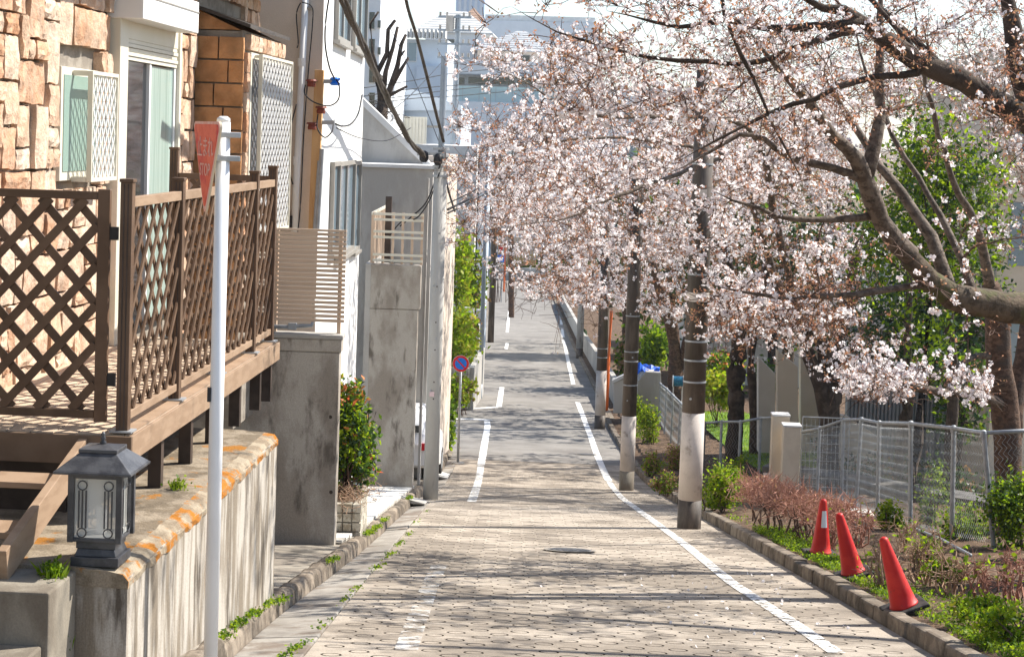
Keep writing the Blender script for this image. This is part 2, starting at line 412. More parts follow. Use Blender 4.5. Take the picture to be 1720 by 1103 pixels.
RXL, RXR = -1.28, 3.12
RING0, RING1 = 7.0, 42.0
mb = MB()
PX, PY = 0.3175, 0.20
nseg = 12
def ring_cell(mb, x0, x1, y0, y1, cx, cy, r1, r0, dep):
    def P(x, y, dz=0.0):
        p = st(x, y); zz = gz(y0) + (gz(y1) - gz(y0)) * (y - y0) / (y1 - y0)
        return (p.x, y, zz + dz)
    sq = [P(x0,y0), P(x1,y0), P(x1,y1), P(x0,y1)]
    an = [2*math.pi*(k+.5)/nseg - 3*math.pi/4 for k in range(nseg)]
    A = [P(cx+r1*math.cos(a), cy+r1*math.sin(a)) for a in an]
    B = [P(cx+(r1-.004)*math.cos(a), cy+(r1-.004)*math.sin(a), -dep) for a in an]
    C = [P(cx+(r0+.004)*math.cos(a), cy+(r0+.004)*math.sin(a), -dep) for a in an]
    D = [P(cx+r0*math.cos(a), cy+r0*math.sin(a)) for a in an]
    vs = sq + A + B + C + D
    a0, b0, c0, d0 = 4, 4+nseg, 4+2*nseg, 4+3*nseg
    q = nseg // 4
    fs = []
    for s in range(4):
        ids = [a0 + (s*q + t) % nseg for t in range(q)]
        nxt = a0 + ((s+1)*q) % nseg
        fs.append((s, (s+1) % 4, nxt) + tuple(reversed(ids)))
    mb.cur = 0
    mb.add(vs, fs); base = len(mb.v) - len(vs)
    def addf(f, m):
        mb.f.append(tuple(i + base for i in f)); mb.mi.append(m)
    for k in range(nseg):
        k2 = (k+1) % nseg
        addf((a0+k, a0+k2, b0+k2, b0+k), 1)
        addf((b0+k, b0+k2, c0+k2, c0+k), 1)
        addf((c0+k, c0+k2, d0+k2, d0+k), 1)
    addf(tuple(d0+k for k in range(nseg)), 0)
row = 0; y = RING0
rr = random.Random(5)
while y < RING1 - 1e-6:
    y1 = y + PY
    x = RXL + (PX/2 if row % 2 else 0)
    def flat(xa, xb):
        if xb - xa > 1e-4:
            mb.cur = 0
            mb.add([st(xa,y), st(xb,y), st(xb,y1), st(xa,y1)], [(0,1,2,3)])
    flat(RXL, x)
    while x + PX <= RXR:
        if rr.random() < .04:
            flat(x, x+PX)
        else:
            ring_cell(mb, x, x+PX, y, y1, x+PX/2 + rr.uniform(-.02,.02), y+PY/2, .073, .057, rr.choice((.012,.016,.022)))
        x += PX
    flat(x, RXR)
    y = y1; row += 1
for (ya, yb) in ((-8.0, RING0), (RING1, 45.0)):
    k = ya
    while k < yb - 1e-6:
        k2 = min(k + 1.0, yb)
        mb.cur = 0
        mb.add([st(RXL,k), st(RXR,k), st(RXR,k2), st(RXL,k2)], [(0,1,2,3)]); k = k2
tag(mb.build('road', [M['ringcon'], M['groove']]), 'steep concrete road pressed with rows of anti-slip rings', 'road', kind='structure')

def lx(y): return -1.75 - .003*y
def rx(y): return 3.12 + .003*y
mb = MB()
k = 45.0
while k < 178:
    k2 = min(k + 2.0, 178)
    mb.add([st(lx(k)+.32,k,.002), st(rx(k),k,.002), st(rx(k2),k2,.002), st(lx(k2)+.32,k2,.002)], [(0,1,2,3)]); k = k2
tag(mb.build('road_far', M['asphalt']), 'grey asphalt road running on to the crossing at its end', 'road', kind='structure')
mb = MB()
for a, b in ((178,182),(182,186),(186,191)):
    mb.add([(-45,a,gz(a)+.002), (40,a,gz(a)+.002), (40,b,gz(b)+.002), (-45,b,gz(b)+.002)], [(0,1,2,3)])
tag(mb.build('cross_road', M['asphalt']), 'asphalt cross street at the bottom of the slope', 'road', kind='structure')
mb = MB()
for a, b in ((48.5,50),(50,52),(52,54),(54,56.5)):
    mb.add([st(-25,a,-.002), st(lx(a)+.32,a,-.002), st(lx(b)+.32,b,-.002), st(-25,b,-.002)], [(0,1,2,3)])
tag(mb.build('side_road', M['asphalt']), 'short asphalt side road opening beside the round sign', 'road', kind='structure')

def klx(y): return float(np.interp(y, [13,20,28,48], [-1.74,-1.58,-1.53,-1.50]))
# gutter slabs
gut = thing('gutter', st(-1.5, 20), 'flat concrete drain slabs along the kerb below the houses', 'gutter', kind='structure')
y = 4.0
while y < 48.3:
    y2 = min(y + 1.18, 48.3)
    b = [st(klx(y)-.02,y,-.2), st(RXL-.012,y,-.2), st(RXL-.012,y2,-.2), st(klx(y2)-.02,y2,-.2)]
    j = random.uniform(-.006,.006)
    t = [st(klx(y)-.02,y,-.03+j), st(RXL-.012,y,.004+j), st(RXL-.012,y2,.004+j), st(klx(y2)-.02,y2,-.03+j)]
    MB().hexa(b, t).build('gutter_slab', M['gutter'], gut, bevel=.012)
    y = y2 + .012
# kerbs
kl = thing('kerb', st(-1.9, 20), 'worn stepped concrete kerb stones in front of the house walls', 'kerb', kind='structure')
y = 4.0
while y < 47.8:
    y2 = y + .59
    ym = (y + y2) / 2
    j = random.uniform(-.012,.012)
    za = gz(ym) + .10 + j
    tilt = .025
    p = lambda xx, yy, z: Vector((xx - SK*yy, yy, z))
    k0, k1 = klx(y), klx(y2)
    MB().hexa([p(k0-.17,y,za-.3), p(k0,y,za-.3), p(k1,y2,za-.3), p(k1-.17,y2,za-.3)],
              [p(k0-.17,y,za+tilt), p(k0-.04,y,za+tilt), p(k1-.04,y2,za-tilt), p(k1-.17,y2,za-tilt)]).build('kerb_stone', M['kerb'], kl, bevel=.035)
    y = y2 + .012
kr = thing('kerb', st(3.0, 20), 'worn concrete kerb stones edging the planting strip', 'kerb', kind='structure')
y = 6.0
while y < 60:
    y2 = y + .59
    j, jx = random.uniform(-.012,.012), random.uniform(-.012,.012)
    b0, b1 = RXR + jx, RXR + .17 + jx
    MB().hexa([st(b0,y,-.3), st(b1,y,-.3), st(b1,y2,-.3), st(b0,y2,-.3)],
              [st(b0+.02,y,.13+j), st(b1,y,.13+j), st(b1,y2,.13+j), st(b0+.02,y2,.13+j)]).build('kerb_stone', M['kerb'], kr, bevel=.025)
    y = y2 + .014
kf = thing('kerb', st(3.2, 100), 'plain low kerb along the far flat stretch of the road', 'kerb', kind='structure')
for side in (0, 1):
    y = 58.0
    while y < 176:
        y2 = y + 1.98
        f = (lambda t: rx(t)) if side else (lambda t: lx(t) + .16)
        MB().hexa([st(f(y),y,-.2), st(f(y)+.16,y,-.2), st(f(y2)+.16,y2,-.2), st(f(y2),y2,-.2)],
                  [st(f(y),y,.11), st(f(y)+.16,y,.11), st(f(y2)+.16,y2,.11), st(f(y2),y2,.11)]).build('kerb_stone', M['kerb'], kf, bevel=.02)
        y = y2 + .02

# forecourt apron on the house side, planting strip on the other
mb = MB()
for k in range(-8, 48, 2):
    mb.add([st(-14,k,.10), st(klx(k)-.15,k,.10), st(klx(k+2)-.15,k+2,.10), st(-14,k+2,.10)], [(0,1,2,3)])
tag(mb.build('forecourt', M['apron']), 'stained concrete apron between the house walls and the kerb', 'pavement', kind='structure')
mb = MB()
for k in range(57, 177, 4):
    mb.add([st(-14,k,.09), st(lx(k)+.17,k,.09), st(lx(k+4)+.17,k+4,.09), st(-14,k+4,.09)], [(0,1,2,3)])
tag(mb.build('pavement', M['apron']), 'narrow brownish pavement along the far houses', 'pavement', kind='structure')
V, Fc = [], []
xs2 = np.arange(3.26, 9.8, .28); ys2 = np.arange(5.0, 62.0, .35)
nz = np.random.default_rng(3)
for yy in ys2:
    for xx in xs2:
        rise = .07 + .06*min(1, (xx-3.26)/.5) + .03*math.sin(xx*2.1+yy*.9) + nz.normal(0, .018)
        if xx < 3.28: rise = .09
        p = st(xx, yy, rise); V.append(tuple(p))
n2 = len(xs2)
for i in range(len(ys2)-1):
    for j in range(n2-1):
        Fc.append((i*n2+j, i*n2+j+1, (i+1)*n2+j+1, (i+1)*n2+j))
tag(mesh_np('planting_strip', V, Fc, M['soil'], smooth=True), 'soil bed with weeds between the kerb and the wire fence', 'soil bed', kind='structure')
mb = MB()
for k in range(60, 177, 4):
    mb.add([st(rx(k)+.1,k,.08), st(20,k,.08), st(20,k+4,.08), st(rx(k+4)+.1,k+4,.08)], [(0,1,2,3)])
tag(mb.build('verge', M['soil']), 'earth verge beside the far stretch of the road', 'soil bed', kind='structure')
mb = MB()
V, Fc = [], []
for k in range(6, 62, 2):
    mb.add([st(9.5,k,.0), st(40,k,-.4), st(40,k+2,-.4), st(9.5,k+2,.0)], [(0,1,2,3)])
M['yard'] = pm('school_yard', (.36,.31,.25), (.42,.365,.30), sc=1, rough=.95, c3=(.09,.15,.03), sc3=.35, lo3=.5, hi3=.58)
tag(mb.build('yard', M['yard']), 'pale earth and patchy lawn of the yard beyond the fence', 'yard', kind='structure')

# painted lines
def smooth_poly(pts, n=10):
    out = []
    for i in range(len(pts)-1):
        for k in range(n):
            out.append(pts[i].lerp(pts[i+1], k/n))
    out.append(pts[-1])
    return out
def line(pix, width, mat, label, dz=.008):
    c = smooth_poly([g(u, v, dz) for u, v in pix], 8)
    L_, R_ = [], []
    for i, p in enumerate(c):
        d = c[min(i+1,len(c)-1)] - c[max(i-1,0)]; d.z = 0; d.normalize()
        s = Vector((d.y, -d.x, 0)) * width/2
        a, b = p - s, p + s
        a.z = gz(a.y) + dz; b.z = gz(b.y) + dz
        L_.append(a); R_.append(b)
    tag(MB().strip(L_, R_).build('road_marking', mat), label, 'road marking', kind='structure')
line([(1405,1095),(1330,1043),(1230,978),(1150,913),(1085,865),(1045,836),(1022,806)], .13, M['paint_worn'], 'worn white edge line on the ringed slope beside the planting strip')
line([(1022,806),(1008,776),(992,732),(978,695),(970,675)], .17, M['paint'], 'white edge line passing the brown poles')
line([(963,645),(955,610),(949,580),(946,571)], .17, M['paint'], 'white edge line on the far flat road')
line([(946,566),(944,551)], .17, M['paint'], 'short white dash on the far road')
line([(943,545),(941,520)], .17, M['paint'], 'white dash on the far road close to the crossing')
line([(682,1090),(700,1040),(716,1000)], .16, M['paint_gone'], 'almost worn away white line on the ringed slope')
line([(716,998),(727,972),(738,948)], .16, M['paint_gone'], 'faint remains of white line higher up the ringed slope')
line([(792,842),(800,820),(806,795),(808,780)], .16, M['paint_worn'], 'worn white line where the ringed slope ends')
line([(808,780),(813,750),(819,715),(818,707)], .19, M['paint'], 'white line curving into the side road')
line([(822,705.5),(800,703.5),(763,703)], .42, M['paint'], 'broad white line turning across the mouth of the side road')
line([(750,687),(790,686),(834,683.5)], .30, M['paint'], 'thin white line across the mouth of the side road')
line([(838,683),(843,650)], .19, M['paint'], 'white dash beside the blue steel pole')
line([(850,586),(852,576)], .18, M['paint'], 'short white dash on the road beside the dark far pole')
line([(852,558),(856,515)], .18, M['paint'], 'long white dash on the road towards the crossing')

# manhole covers
def manhole(u, v, r, label):
    c = g(u, v, .006)
    t = thing('manhole_cover', c, label, 'manhole cover')
    sl = (gz(c.y+1) - gz(c.y-1)) / 2
    def disc(r0, r1, dz, n=28):
        vs, fs = [], []
        for k in range(n):
            a = 2*math.pi*k/n
            for rad in (r0, r1):
                vs.append((c.x+rad*math.cos(a), c.y+rad*math.sin(a), c.z+rad*math.sin(a)*sl+dz))
        for k in range(n):
            k2 = (k+1) % n
            fs.append((2*k, 2*k+1, 2*k2+1, 2*k2))
        return vs, fs
    m = M.get('iron') or pm('cast_iron', (.085,.085,.09), (.13,.13,.135), sc=30, rough=.6, bump=.5, bsc=60, metal=.3); M['iron'] = m
    a = MB(); a.add(*disc(r*.86, r, .012)); a.build('frame', M['gutter'], t)
    a = MB(); a.add(*disc(.001, r*.85, .009)); a.build('lid', m, t)
    for q in range(3):
        a = MB(); a.add(*disc(r*(.2+.22*q), r*(.29+.22*q), .015)); a.build('rib', m, t)
manhole(957, 924, .31, 'round iron manhole cover in the ringed slope')
manhole(985, 763, .30, 'round iron manhole cover where the white edge line bends')
manhole(925, 690, .36, 'large round manhole cover in the asphalt at the side road')
manhole(903, 705, .22, 'small round manhole cover in the asphalt at the side road')

# kerb ramp plates
for (u, v, wd, ln, lab, mt) in ((733,800,.55,1.6,'pale ribbed kerb ramp plate behind the grey pole','tile'), (744,762,.5,2.2,'dark steel kerb ramp plate before the round sign','con_dark'), (693,845,.45,.9,'small grey kerb ramp plate at the end of the tiled forecourt','con_mid')):
    c = g(u, v)
    xp = c.x + SK*c.y
    b = [st(xp-wd/2,c.y-ln/2,.03), st(xp+wd/2,c.y-ln/2,.012), st(xp+wd/2,c.y+ln/2,.012), st(xp-wd/2,c.y+ln/2,.03)]
    tt = [st(xp-wd/2,c.y-ln/2,.13), st(xp+wd/2,c.y-ln/2,.03), st(xp+wd/2,c.y+ln/2,.03), st(xp-wd/2,c.y+ln/2,.13)]
    tag(MB().hexa(b, tt).build('kerb_ramp', M[mt], bevel=.01), lab, 'kerb ramp')

lawn = MB()
for k in range(41, 61, 2):
    lawn.add([st(6.1,k,.19), st(9.7,k,.19), st(9.7,k+2,.19), st(6.1,k+2,.19)], [(0,1,2,3)])
M['lawn'] = pm('lawn_turf', (.07,.14,.02), (.15,.23,.04), sc=3, rough=1, bump=1, bsc=60, grain=.2)
tag(lawn.build('lawn', M['lawn']), 'small sunlit lawn between the garden trees', 'lawn', kind='structure')
# ================================================================== PLANT HELPERS
def rand_dirs(n, r=rng, up=0.0):
    d = r.normal(size=(n,3)); d[:,2] += up
    return d / np.linalg.norm(d, axis=1, keepdims=True)
def leaf_quads(P, size, elong=1.7, up=0.4, r=rng, cup=.25, direction=None):
    n = len(P); P = np.asarray(P)
    nr = rand_dirs(n, r, up)
    a = rand_dirs(n, r) if direction is None else direction
    a = a - nr * np.sum(a*nr, 1, keepdims=True); a /= np.linalg.norm(a, axis=1, keepdims=True) + 1e-9
    b = np.cross(nr, a)
    s = (np.asarray(size) * r.uniform(.6, 1.25, n))[:,None]
    V = np.empty((n,4,3))
    V[:,0] = P - a*s*.5*elong
    V[:,1] = P + b*s*.5 + nr*s*cup*.5
    V[:,2] = P + a*s*.5*elong
    V[:,3] = P - b*s*.5 + nr*s*cup*.5
    return V.reshape(-1,3), np.arange(4*n).reshape(-1,4)
def tubes_np(P, Rd, n=4):
    P = np.asarray(P, float); N, K, _ = P.shape
    d = np.empty_like(P); d[:,1:-1] = P[:,2:] - P[:,:-2]; d[:,0] = P[:,1]-P[:,0]; d[:,-1] = P[:,-1]-P[:,-2]
    d /= np.linalg.norm(d, axis=2, keepdims=True) + 1e-9
    ref = np.where(np.abs(d[...,2:3]) > .9, np.array([1.,0,0]), np.array([0,0,1.]))
    s = np.cross(d, ref); s /= np.linalg.norm(s, axis=2, keepdims=True) + 1e-9
    t = np.cross(s, d)
    an = 2*np.pi*np.arange(n)/n
    V = P[:,:,None,:] + (s[:,:,None,:]*np.cos(an)[None,None,:,None] + t[:,:,None,:]*np.sin(an)[None,None,:,None]) * np.asarray(Rd)[:,:,None,None]
    idx = np.arange(N*K*n).reshape(N,K,n)
    a = idx[:,:-1,:]; b = np.roll(idx,-1,axis=2)[:,:-1,:]; c = np.roll(idx,-1,axis=2)[:,1:,:]; e = idx[:,1:,:]
    return V.reshape(-1,3), np.stack([a,b,c,e],-1).reshape(-1,4)
def clump_points(c, rad, n, nclump=14, spread=.33, r=rng):
    c = np.array(c); rad = np.array(rad)
    cd = rand_dirs(nclump, r) * (r.uniform(.25,1,(nclump,1))**.5) * rad
    k = r.integers(0, nclump, n)
    return c + cd[k] + r.normal(size=(n,3))*rad*spread
def foliage(name, P, size, mats, probs, parent, elong=1.7, up=.4, kind=None, r=rng):
    V, Fc = leaf_quads(P, size, elong, up, r)
    mi = r.choice(len(mats), len(P), p=probs)
    o = mesh_np(name, V, Fc, [M[m] for m in mats], parent, mi)
    if kind: o['kind'] = kind
    return o
def stems(name, base, tips, rad, mat, parent, jit=.04, r=rng, K=5):
    N = len(tips); base = np.asarray(base, float)
    if base.ndim == 1: base = np.repeat(base[None], N, 0)
    t = np.linspace(0,1,K)[None,:,None]
    P = base[:,None]*(1-t) + np.asarray(tips)[:,None]*t
    P[:,1:-1] += r.normal(0, jit, (N,K-2,3))
    Rd = np.repeat((rad*np.linspace(1,.35,K))[None], N, 0)
    V, Fc = tubes_np(P, Rd, 4)
    o = mesh_np(name, V, Fc, M[mat], parent); o['kind'] = 'stuff'
    return o
def shrub(name, label, c, rad, n, size, mats, probs, cat='shrub', group=None, base_z=None, nst=7, nclump=14, spread=.33, elong=1.7, stem='twig', up=.4):
    c = Vector(c); bz = gz(c.y)+.1 if base_z is None else base_z
    t = thing(name, (c.x, c.y, bz), label, cat, group)
    P = clump_points(c, rad, n, nclump, spread)
    P[:,2] = np.maximum(P[:,2], bz+.02)
    foliage('foliage', P, size, mats, probs, t, elong, up)
    tips = np.array(c) + rand_dirs(nst, rng, .8)*np.array(rad)*.8
    tips[:,2] = np.maximum(tips[:,2], bz+.1)
    b = np.array([c.x, c.y, bz-.05]) + rng.normal(0, .3, (nst,3))*np.array([rad[0],rad[1],0])
    stems('stem', b, tips, .012 + .008*rad[2], stem, t)
    return t
def blades(P, h, wdt, r=rng):
    n = len(P); P = np.asarray(P)
    d = r.normal(size=(n,3)); d[:,2] = 0; d /= np.linalg.norm(d,axis=1,keepdims=True)
    hh = (h*r.uniform(.4,1.2,n))[:,None]; lean = r.uniform(.1,.7,(n,1))
    s = np.stack([-d[:,1], d[:,0], np.zeros(n)],1)*wdt
    up = np.array([0,0,1.])
    V = np.empty((n,4,3))
    V[:,0] = P - s; V[:,1] = P + s
    V[:,2] = P + up*hh*.6 + d*hh*lean*.35 + s*.6
    V[:,3] = P + up*hh + d*hh*lean
    return V.reshape(-1,3), np.arange(4*n).reshape(-1,4)
# ================================================================== STONE-CLAD HOUSE
XF = -4.03
ZD = -1.84                                    # deck floor
house = thing('stone_house', (XF, 14, ZD), 'house clad in rough orange and cream stone blocks behind the wooden deck', 'house')
MB().box(XF-6, XF-.03, 6.5, 21.1, -4.6, 4.2).build('wall', M['mortar'], house)
# variants of a rough stone block, unit size, front at +x
def stone_variant(seed, rough=.05, flatness=1.0):
    r = random.Random(seed); n = 4
    vs, fs = [], []
    for j in range(n+1):
        for i in range(n+1):
            a, b = i/n-.5, j/n-.5
            edge = (i in (0,n)) + (j in (0,n))
            x = (.72 + r.uniform(-.05,.25)*flatness) if edge == 0 else (.70 + r.uniform(-.16,.16)*flatness)
            if edge == 2: x -= .08
            vs.append((x, a + (r.uniform(-rough,rough)*.5), b + (r.uniform(-rough,rough)*.5)))
    for j in range(n):
        for i in range(n):
            k = j*(n+1)+i
            fs.append((k, k+1, k+n+2, k+n+1))
    ring = [i for i in range(n+1)] + [(n+1)*j+n for j in range(1,n+1)] + [(n+1)*n+i for i in range(n-1,-1,-1)] + [(n+1)*j for j in range(n-1,0,-1)]
    b0 = len(vs)
    for k in ring: vs.append((-.5, vs[k][1], vs[k][2]))
    m = len(ring)
    for q in range(m):
        fs.append((ring[(q+1)%m], ring[q], b0+q, b0+(q+1)%m))
    me = bpy.data.meshes.new('stone'); me.from_pydata(vs, [], fs); me.update()
    return me
STV = []
for s in range(10):
    me = stone_variant(s); me.materials.append(M['stone']); STV.append(me)
# openings in the facade: (y0,y1,z0,z1)
DOOR = (14.55, 16.85, ZD-.3, 1.25)
WIN = (13.15, 14.25, -.48, .46)
BAY = (17.75, 20.1, ZD-1, 1.25)
def blocked(y0, y1, z0, z1):
    for a, b, c, d in (DOOR, WIN, BAY):
        if y1 > a+.02 and y0 < b-.02 and z1 > c+.02 and z0 < d-.02: return True
    return False
cell = .155
NY, NZ = int((21.1-11.0)/cell), int((2.0+2.05)/cell)
occ = np.zeros((NY, NZ), bool); rs = random.Random(4)
cnt = 0
for k in range(NZ):
    for i in range(NY):
        if occ[i,k]: continue
        opts = [(3,1),(2,2),(2,1),(3,2),(1,2),(2,1),(1,1),(2,2),(2,3)]
        rs.shuffle(opts)
        for (a, b) in opts + [(1,1)]:
            if i+a > NY or k+b > NZ or occ[i:i+a, k:k+b].any(): continue
            y0, z0 = 11.0+i*cell, -2.05+k*cell
            if blocked(y0, y0+a*cell, z0, z0+b*cell):
                if (a, b) != (1,1): continue
            occ[i:i+a, k:k+b] = True
            if not blocked(y0, y0+a*cell, z0, z0+b*cell):
                y1, z1 = y0+a*cell, z0+b*cell
                j = .014
                pc = project([(XF, (y0+y1)/2, (z0+z1)/2)])[0]
                if pc[0] > -40 and -40 < pc[1] < 680:
                    d = rs.uniform(.04,.07)
                    link_piece('stone', rs.choice(STV), (XF-.03+d/2, (y0+y1)/2, (z0+z1)/2), house, (d, (y1-y0)-2*j*rs.uniform(.5,1), (z1-z0)-2*j*rs.uniform(.5,1)), (rs.uniform(-.03,.03), 0, rs.uniform(-.03,.03)))
                    cnt += 1
            break
print('stones', cnt)
MB().box(XF-.02, XF+.62, 6.5, 21.2, 1.62, 1.78).build('eave', M['frame_grey'], house)
# bay with large smooth blocks
XB = -3.53
bay = MB().box(XF-.02, XB-.03, 17.8, 20.0, ZD-1.2, .98).build('bay', M['mortar'], house)
STB = []
for s in range(5):
    me = stone_variant(50+s, .02, .35); me.materials.append(M['stone_dark']); STB.append(me)
z = ZD-.3; row = 0; hrow = .235
while z < .9:
    h = min(hrow, .97 - z)
    split = (.24, .30, .2, .34)[row % 4]
    for (a, b) in ((XF+.005, XF+split), (XF+split, XB+.0)):
        o = link_piece('stone', rs.choice(STB), (((a+b)/2), 17.8-.012, z+h/2), house, (.05, (b-a)-.016, h-.018), (0, 0, -math.pi/2))
    z += hrow; row += 1
# bay street side: corner stones and stones over the window
for k in range(14):
    zz = ZD-.2 + k*.2
    if zz > .85: break
    link_piece('stone', rs.choice(STV), (XB-.005, 17.86, zz+.1), house, (.05, .11, .19))
for k in range(9):
    link_piece('stone', rs.choice(STV), (XB-.005, 18.05+k*.225, .87), house, (.05, .2, .15))
mb = MB()
mb.hexa([(XF-.02,17.74,1.19), (XB+.06,17.74,1.0), (XB+.06,20.06,1.0), (XF-.02,20.06,1.19)],
        [(XF-.02,17.74,1.225), (XB+.06,17.74,1.035), (XB+.06,20.06,1.035), (XF-.02,20.06,1.225)])
rf = mb.build('bay_roof', pm('bay_roof_dark', (.05,.042,.036), (.075,.062,.052), rough=.6), house)
MB().prism([(XF,17.80,.97),(XB-.03,17.80,.97),(XF,17.80,1.18)], (0,2.19,0)).build('roof_gable', M['stone_dark'], rf)
# expanding-lattice window screens
def grille(par, x, y0, y1, z0, z1, n, nm='window_grille', backmat='glass_green'):
    fr = MB()
    t = .022
    for (a, b, c, d) in ((y0, y0+t, z0, z1), (y1-t, y1, z0, z1)):
        fr.box(x-.02, x+.02, a, b, c, d)
    fr.box(x-.02, x+.02, y0+t, y1-t, z0, z0+.03); fr.box(x-.02, x+.02, y0+t, y1-t, z1-.03, z1)
    g_ = fr.build(nm, M['cream'], par, bevel=.003)
    w_ = y1-y0-2*t; h_ = z1-z0-.06
    for k in range(n):                       # wavy vertical bars, alternately mirrored
        yc = y0+t + (k+.5)*w_/n
        amp = w_/n*.30*(1 if k % 2 else -1)
        pts = []; m = int(h_/.065)
        for q in range(m+1):
            pts.append((x, yc + amp*(1 if q % 2 else -1), z0+.03 + h_*q/m))
        mb = MB()
        for q in range(m): mb.bar(pts[q], pts[q+1], .014, .012, (1,0,0))
        mb.build('lattice_bar', M['white'], g_)
    return g_
w1 = MB().box(XF-.02, XF+.03, 13.22, 14.2, -.44, .42).build('window', M['cream'], house, bevel=.005)
MB().box(XF+.032, XF+.036, 13.28, 14.15, -.37, .36).build('pane', M['glass_green'], w1)
grille(house, XF+.17, 13.5, 14.24, -.45, .40, 12)
for (a_, z_) in ((13.5,.36),(13.5,-.45),(14.1,.36)):
    MB().box(XF+.036, XF+.149, a_, a_+.03, z_, z_+.04).build('grille_bracket', M['cream'], house)
w2 = MB().box(XB-.02, XB+.03, 17.98, 19.95, -1.1, .77).build('window', M['cream'], house, bevel=.005)
MB().box(XB+.032, XB+.036, 18.04, 19.9, -1.05, .71).build('pane', M['glass_dark'], w2)
grille(house, XB+.10, 18.12, 19.96, -1.1, .76, 20)
for a_ in (18.14, 19.9):
    MB().box(XB+.036, XB+.079, a_, a_+.03, .72, .75).build('grille_bracket', M['cream'], house)
# sliding door with shutter box
d_ = MB()
d_.box(XF-.02, XF+.10, 14.60, 14.86, ZD, 1.2); d_.box(XF-.02, XF+.10, 16.72, 16.80, ZD, .9)
d_.box(XF-.02, XF+.08, 14.86, 16.72, .72, .95)
dr = d_.build('sliding_door', M['cream'], house, bevel=.006)
for k in range(5):
    MB().box(XF+.035, XF+.075+.01*(k%2), 14.9, 16.7, .545+k*.036, .576+k*.036).build('shutter_slat', M['cream'], dr)
MB().box(XF-.02, XF+.035, 14.86, 16.72, ZD+.04, .54).build('pane', M['glass_dark'], dr)
for (a, b) in ((14.87,14.93),(15.72,15.78),(16.65,16.71)):
    MB().box(XF+.03, XF+.065, a, b, ZD+.04, .54).build('sash', M['white'] if a > 15 else M['cream'], dr)
MB().box(XF+.034, XF+.05, 15.78, 16.65, ZD+.1, .53).build('screen', pm('pale_curtain_behind_glass', (.30,.40,.355), (.38,.48,.43), sc=3, rough=.15, spec=.6, stretch=(6,6,.2)), dr)
sb = MB().box(XF-.02, XF+.29, 14.58, 16.62, .87, 1.16).build('shutter_box', M['white'], dr, bevel=.008)
MB().box(XF+.291, XF+.296, 14.58, 16.62, 1.055, 1.068).build('seam', M['frame_grey'], sb)

# ================================================================== DECK
XD = -2.70
Y0D, Y1D = 10.40, 15.35
deck = thing('wooden_deck', (XD, 12, ZD-.5), 'raised brown composite deck with steps in front of the stone house', 'deck')
bw = .142
x = XF + .02
while x < XD - .03:
    x2 = min(x + bw, XD-.002)
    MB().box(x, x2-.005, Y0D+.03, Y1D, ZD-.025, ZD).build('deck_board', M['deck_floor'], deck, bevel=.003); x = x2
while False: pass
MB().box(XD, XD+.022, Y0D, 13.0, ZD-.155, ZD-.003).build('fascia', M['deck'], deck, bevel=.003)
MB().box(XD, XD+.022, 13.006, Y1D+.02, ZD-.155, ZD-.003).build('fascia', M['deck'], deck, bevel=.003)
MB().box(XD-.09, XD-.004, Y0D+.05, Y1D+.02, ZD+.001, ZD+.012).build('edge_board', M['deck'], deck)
M['fascia_shade'] = pm('front_fascia_shaded', (.135,.088,.056), (.16,.107,.07), sc=3, rough=.55)  # deck brown darkened to hold the shade on the front face
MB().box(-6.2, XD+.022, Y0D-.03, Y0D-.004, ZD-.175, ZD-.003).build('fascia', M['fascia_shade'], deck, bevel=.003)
for yy in (10.5, 11.35, 12.2, 13.05, 13.9, 14.75, 15.25):
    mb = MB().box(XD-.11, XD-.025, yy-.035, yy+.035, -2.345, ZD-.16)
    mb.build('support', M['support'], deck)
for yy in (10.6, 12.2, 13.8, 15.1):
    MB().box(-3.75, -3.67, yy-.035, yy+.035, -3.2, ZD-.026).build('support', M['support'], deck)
MB().box(XD-.42, XD-.40, Y0D+.1, Y1D, -2.34, ZD-.03).build('shade_panel', M['support'], deck)  # dark panel added to stand for the shade under the deck
MB().box(-6.0, -3.0, Y0D+.12, Y0D+.14, -3.0, ZD-.03).build('shade_panel', M['support'], deck)  # dark panel added for the shaded void behind the steps
# steps down beside the lantern
ZW = -2.34
xs_ = -2.96
MB().bar((xs_, 10.36, ZD-.10), (xs_, 8.93, ZW+.06), .05, .17).build('stringer', M['deck'], deck, bevel=.004)
MB().bar((-4.4, 10.36, ZD-.10), (-4.4, 8.93, ZW+.06), .05, .17).build('stringer', M['deck'], deck, bevel=.004)
for k, (yy, zz) in enumerate(((9.95, -2.02), (9.45, -2.19))):
    MB().box(-4.37, xs_-.026, yy-.16, yy+.14, zz-.035, zz).build('tread', M['deck'], deck, bevel=.004)

# ------------------------------------------------------------------ lattice fence on the deck
fence = thing('lattice_fence', (XD-.05, 12.5, ZD), 'dark brown diagonal lattice fence standing along the deck edge', 'fence')
XP = XD - .055
def fpost(par, x, y, ztop, w=.072):
    p = MB()
    p.box(x-w/2, x+w/2, y-w/2, y+w/2, ZD+.013, ztop-.02)
    o = p.build('post', M['deck_dark'], par, bevel=.004)
    MB().box(x-w/2-.006, x+w/2+.006, y-w/2-.006, y+w/2+.006, ztop-.02, ztop).build('cap', M['deck_dark'], o, bevel=.003)
    MB().box(x-w/2-.03, x+w/2+.03, y-w/2-.03, y+w/2+.03, ZD+.013, ZD+.022).build('foot_plate', M['galv'], o)
    f = MB()
    for s in (-1, 1):
        f.box(x+s*.012-.003, x+s*.012+.003, y-w/2-.004, y-w/2-.0005, ZD+.03, ztop-.03)
    f.build('groove_trim', M['support'], o)
ZT = -.43
posts = [(10.47,-.32), (11.78,-.34), (13.10,-.34), (14.42,-.34), (15.25,-.31)]
for (yy, zt) in posts: fpost(fence, XP, yy, zt)
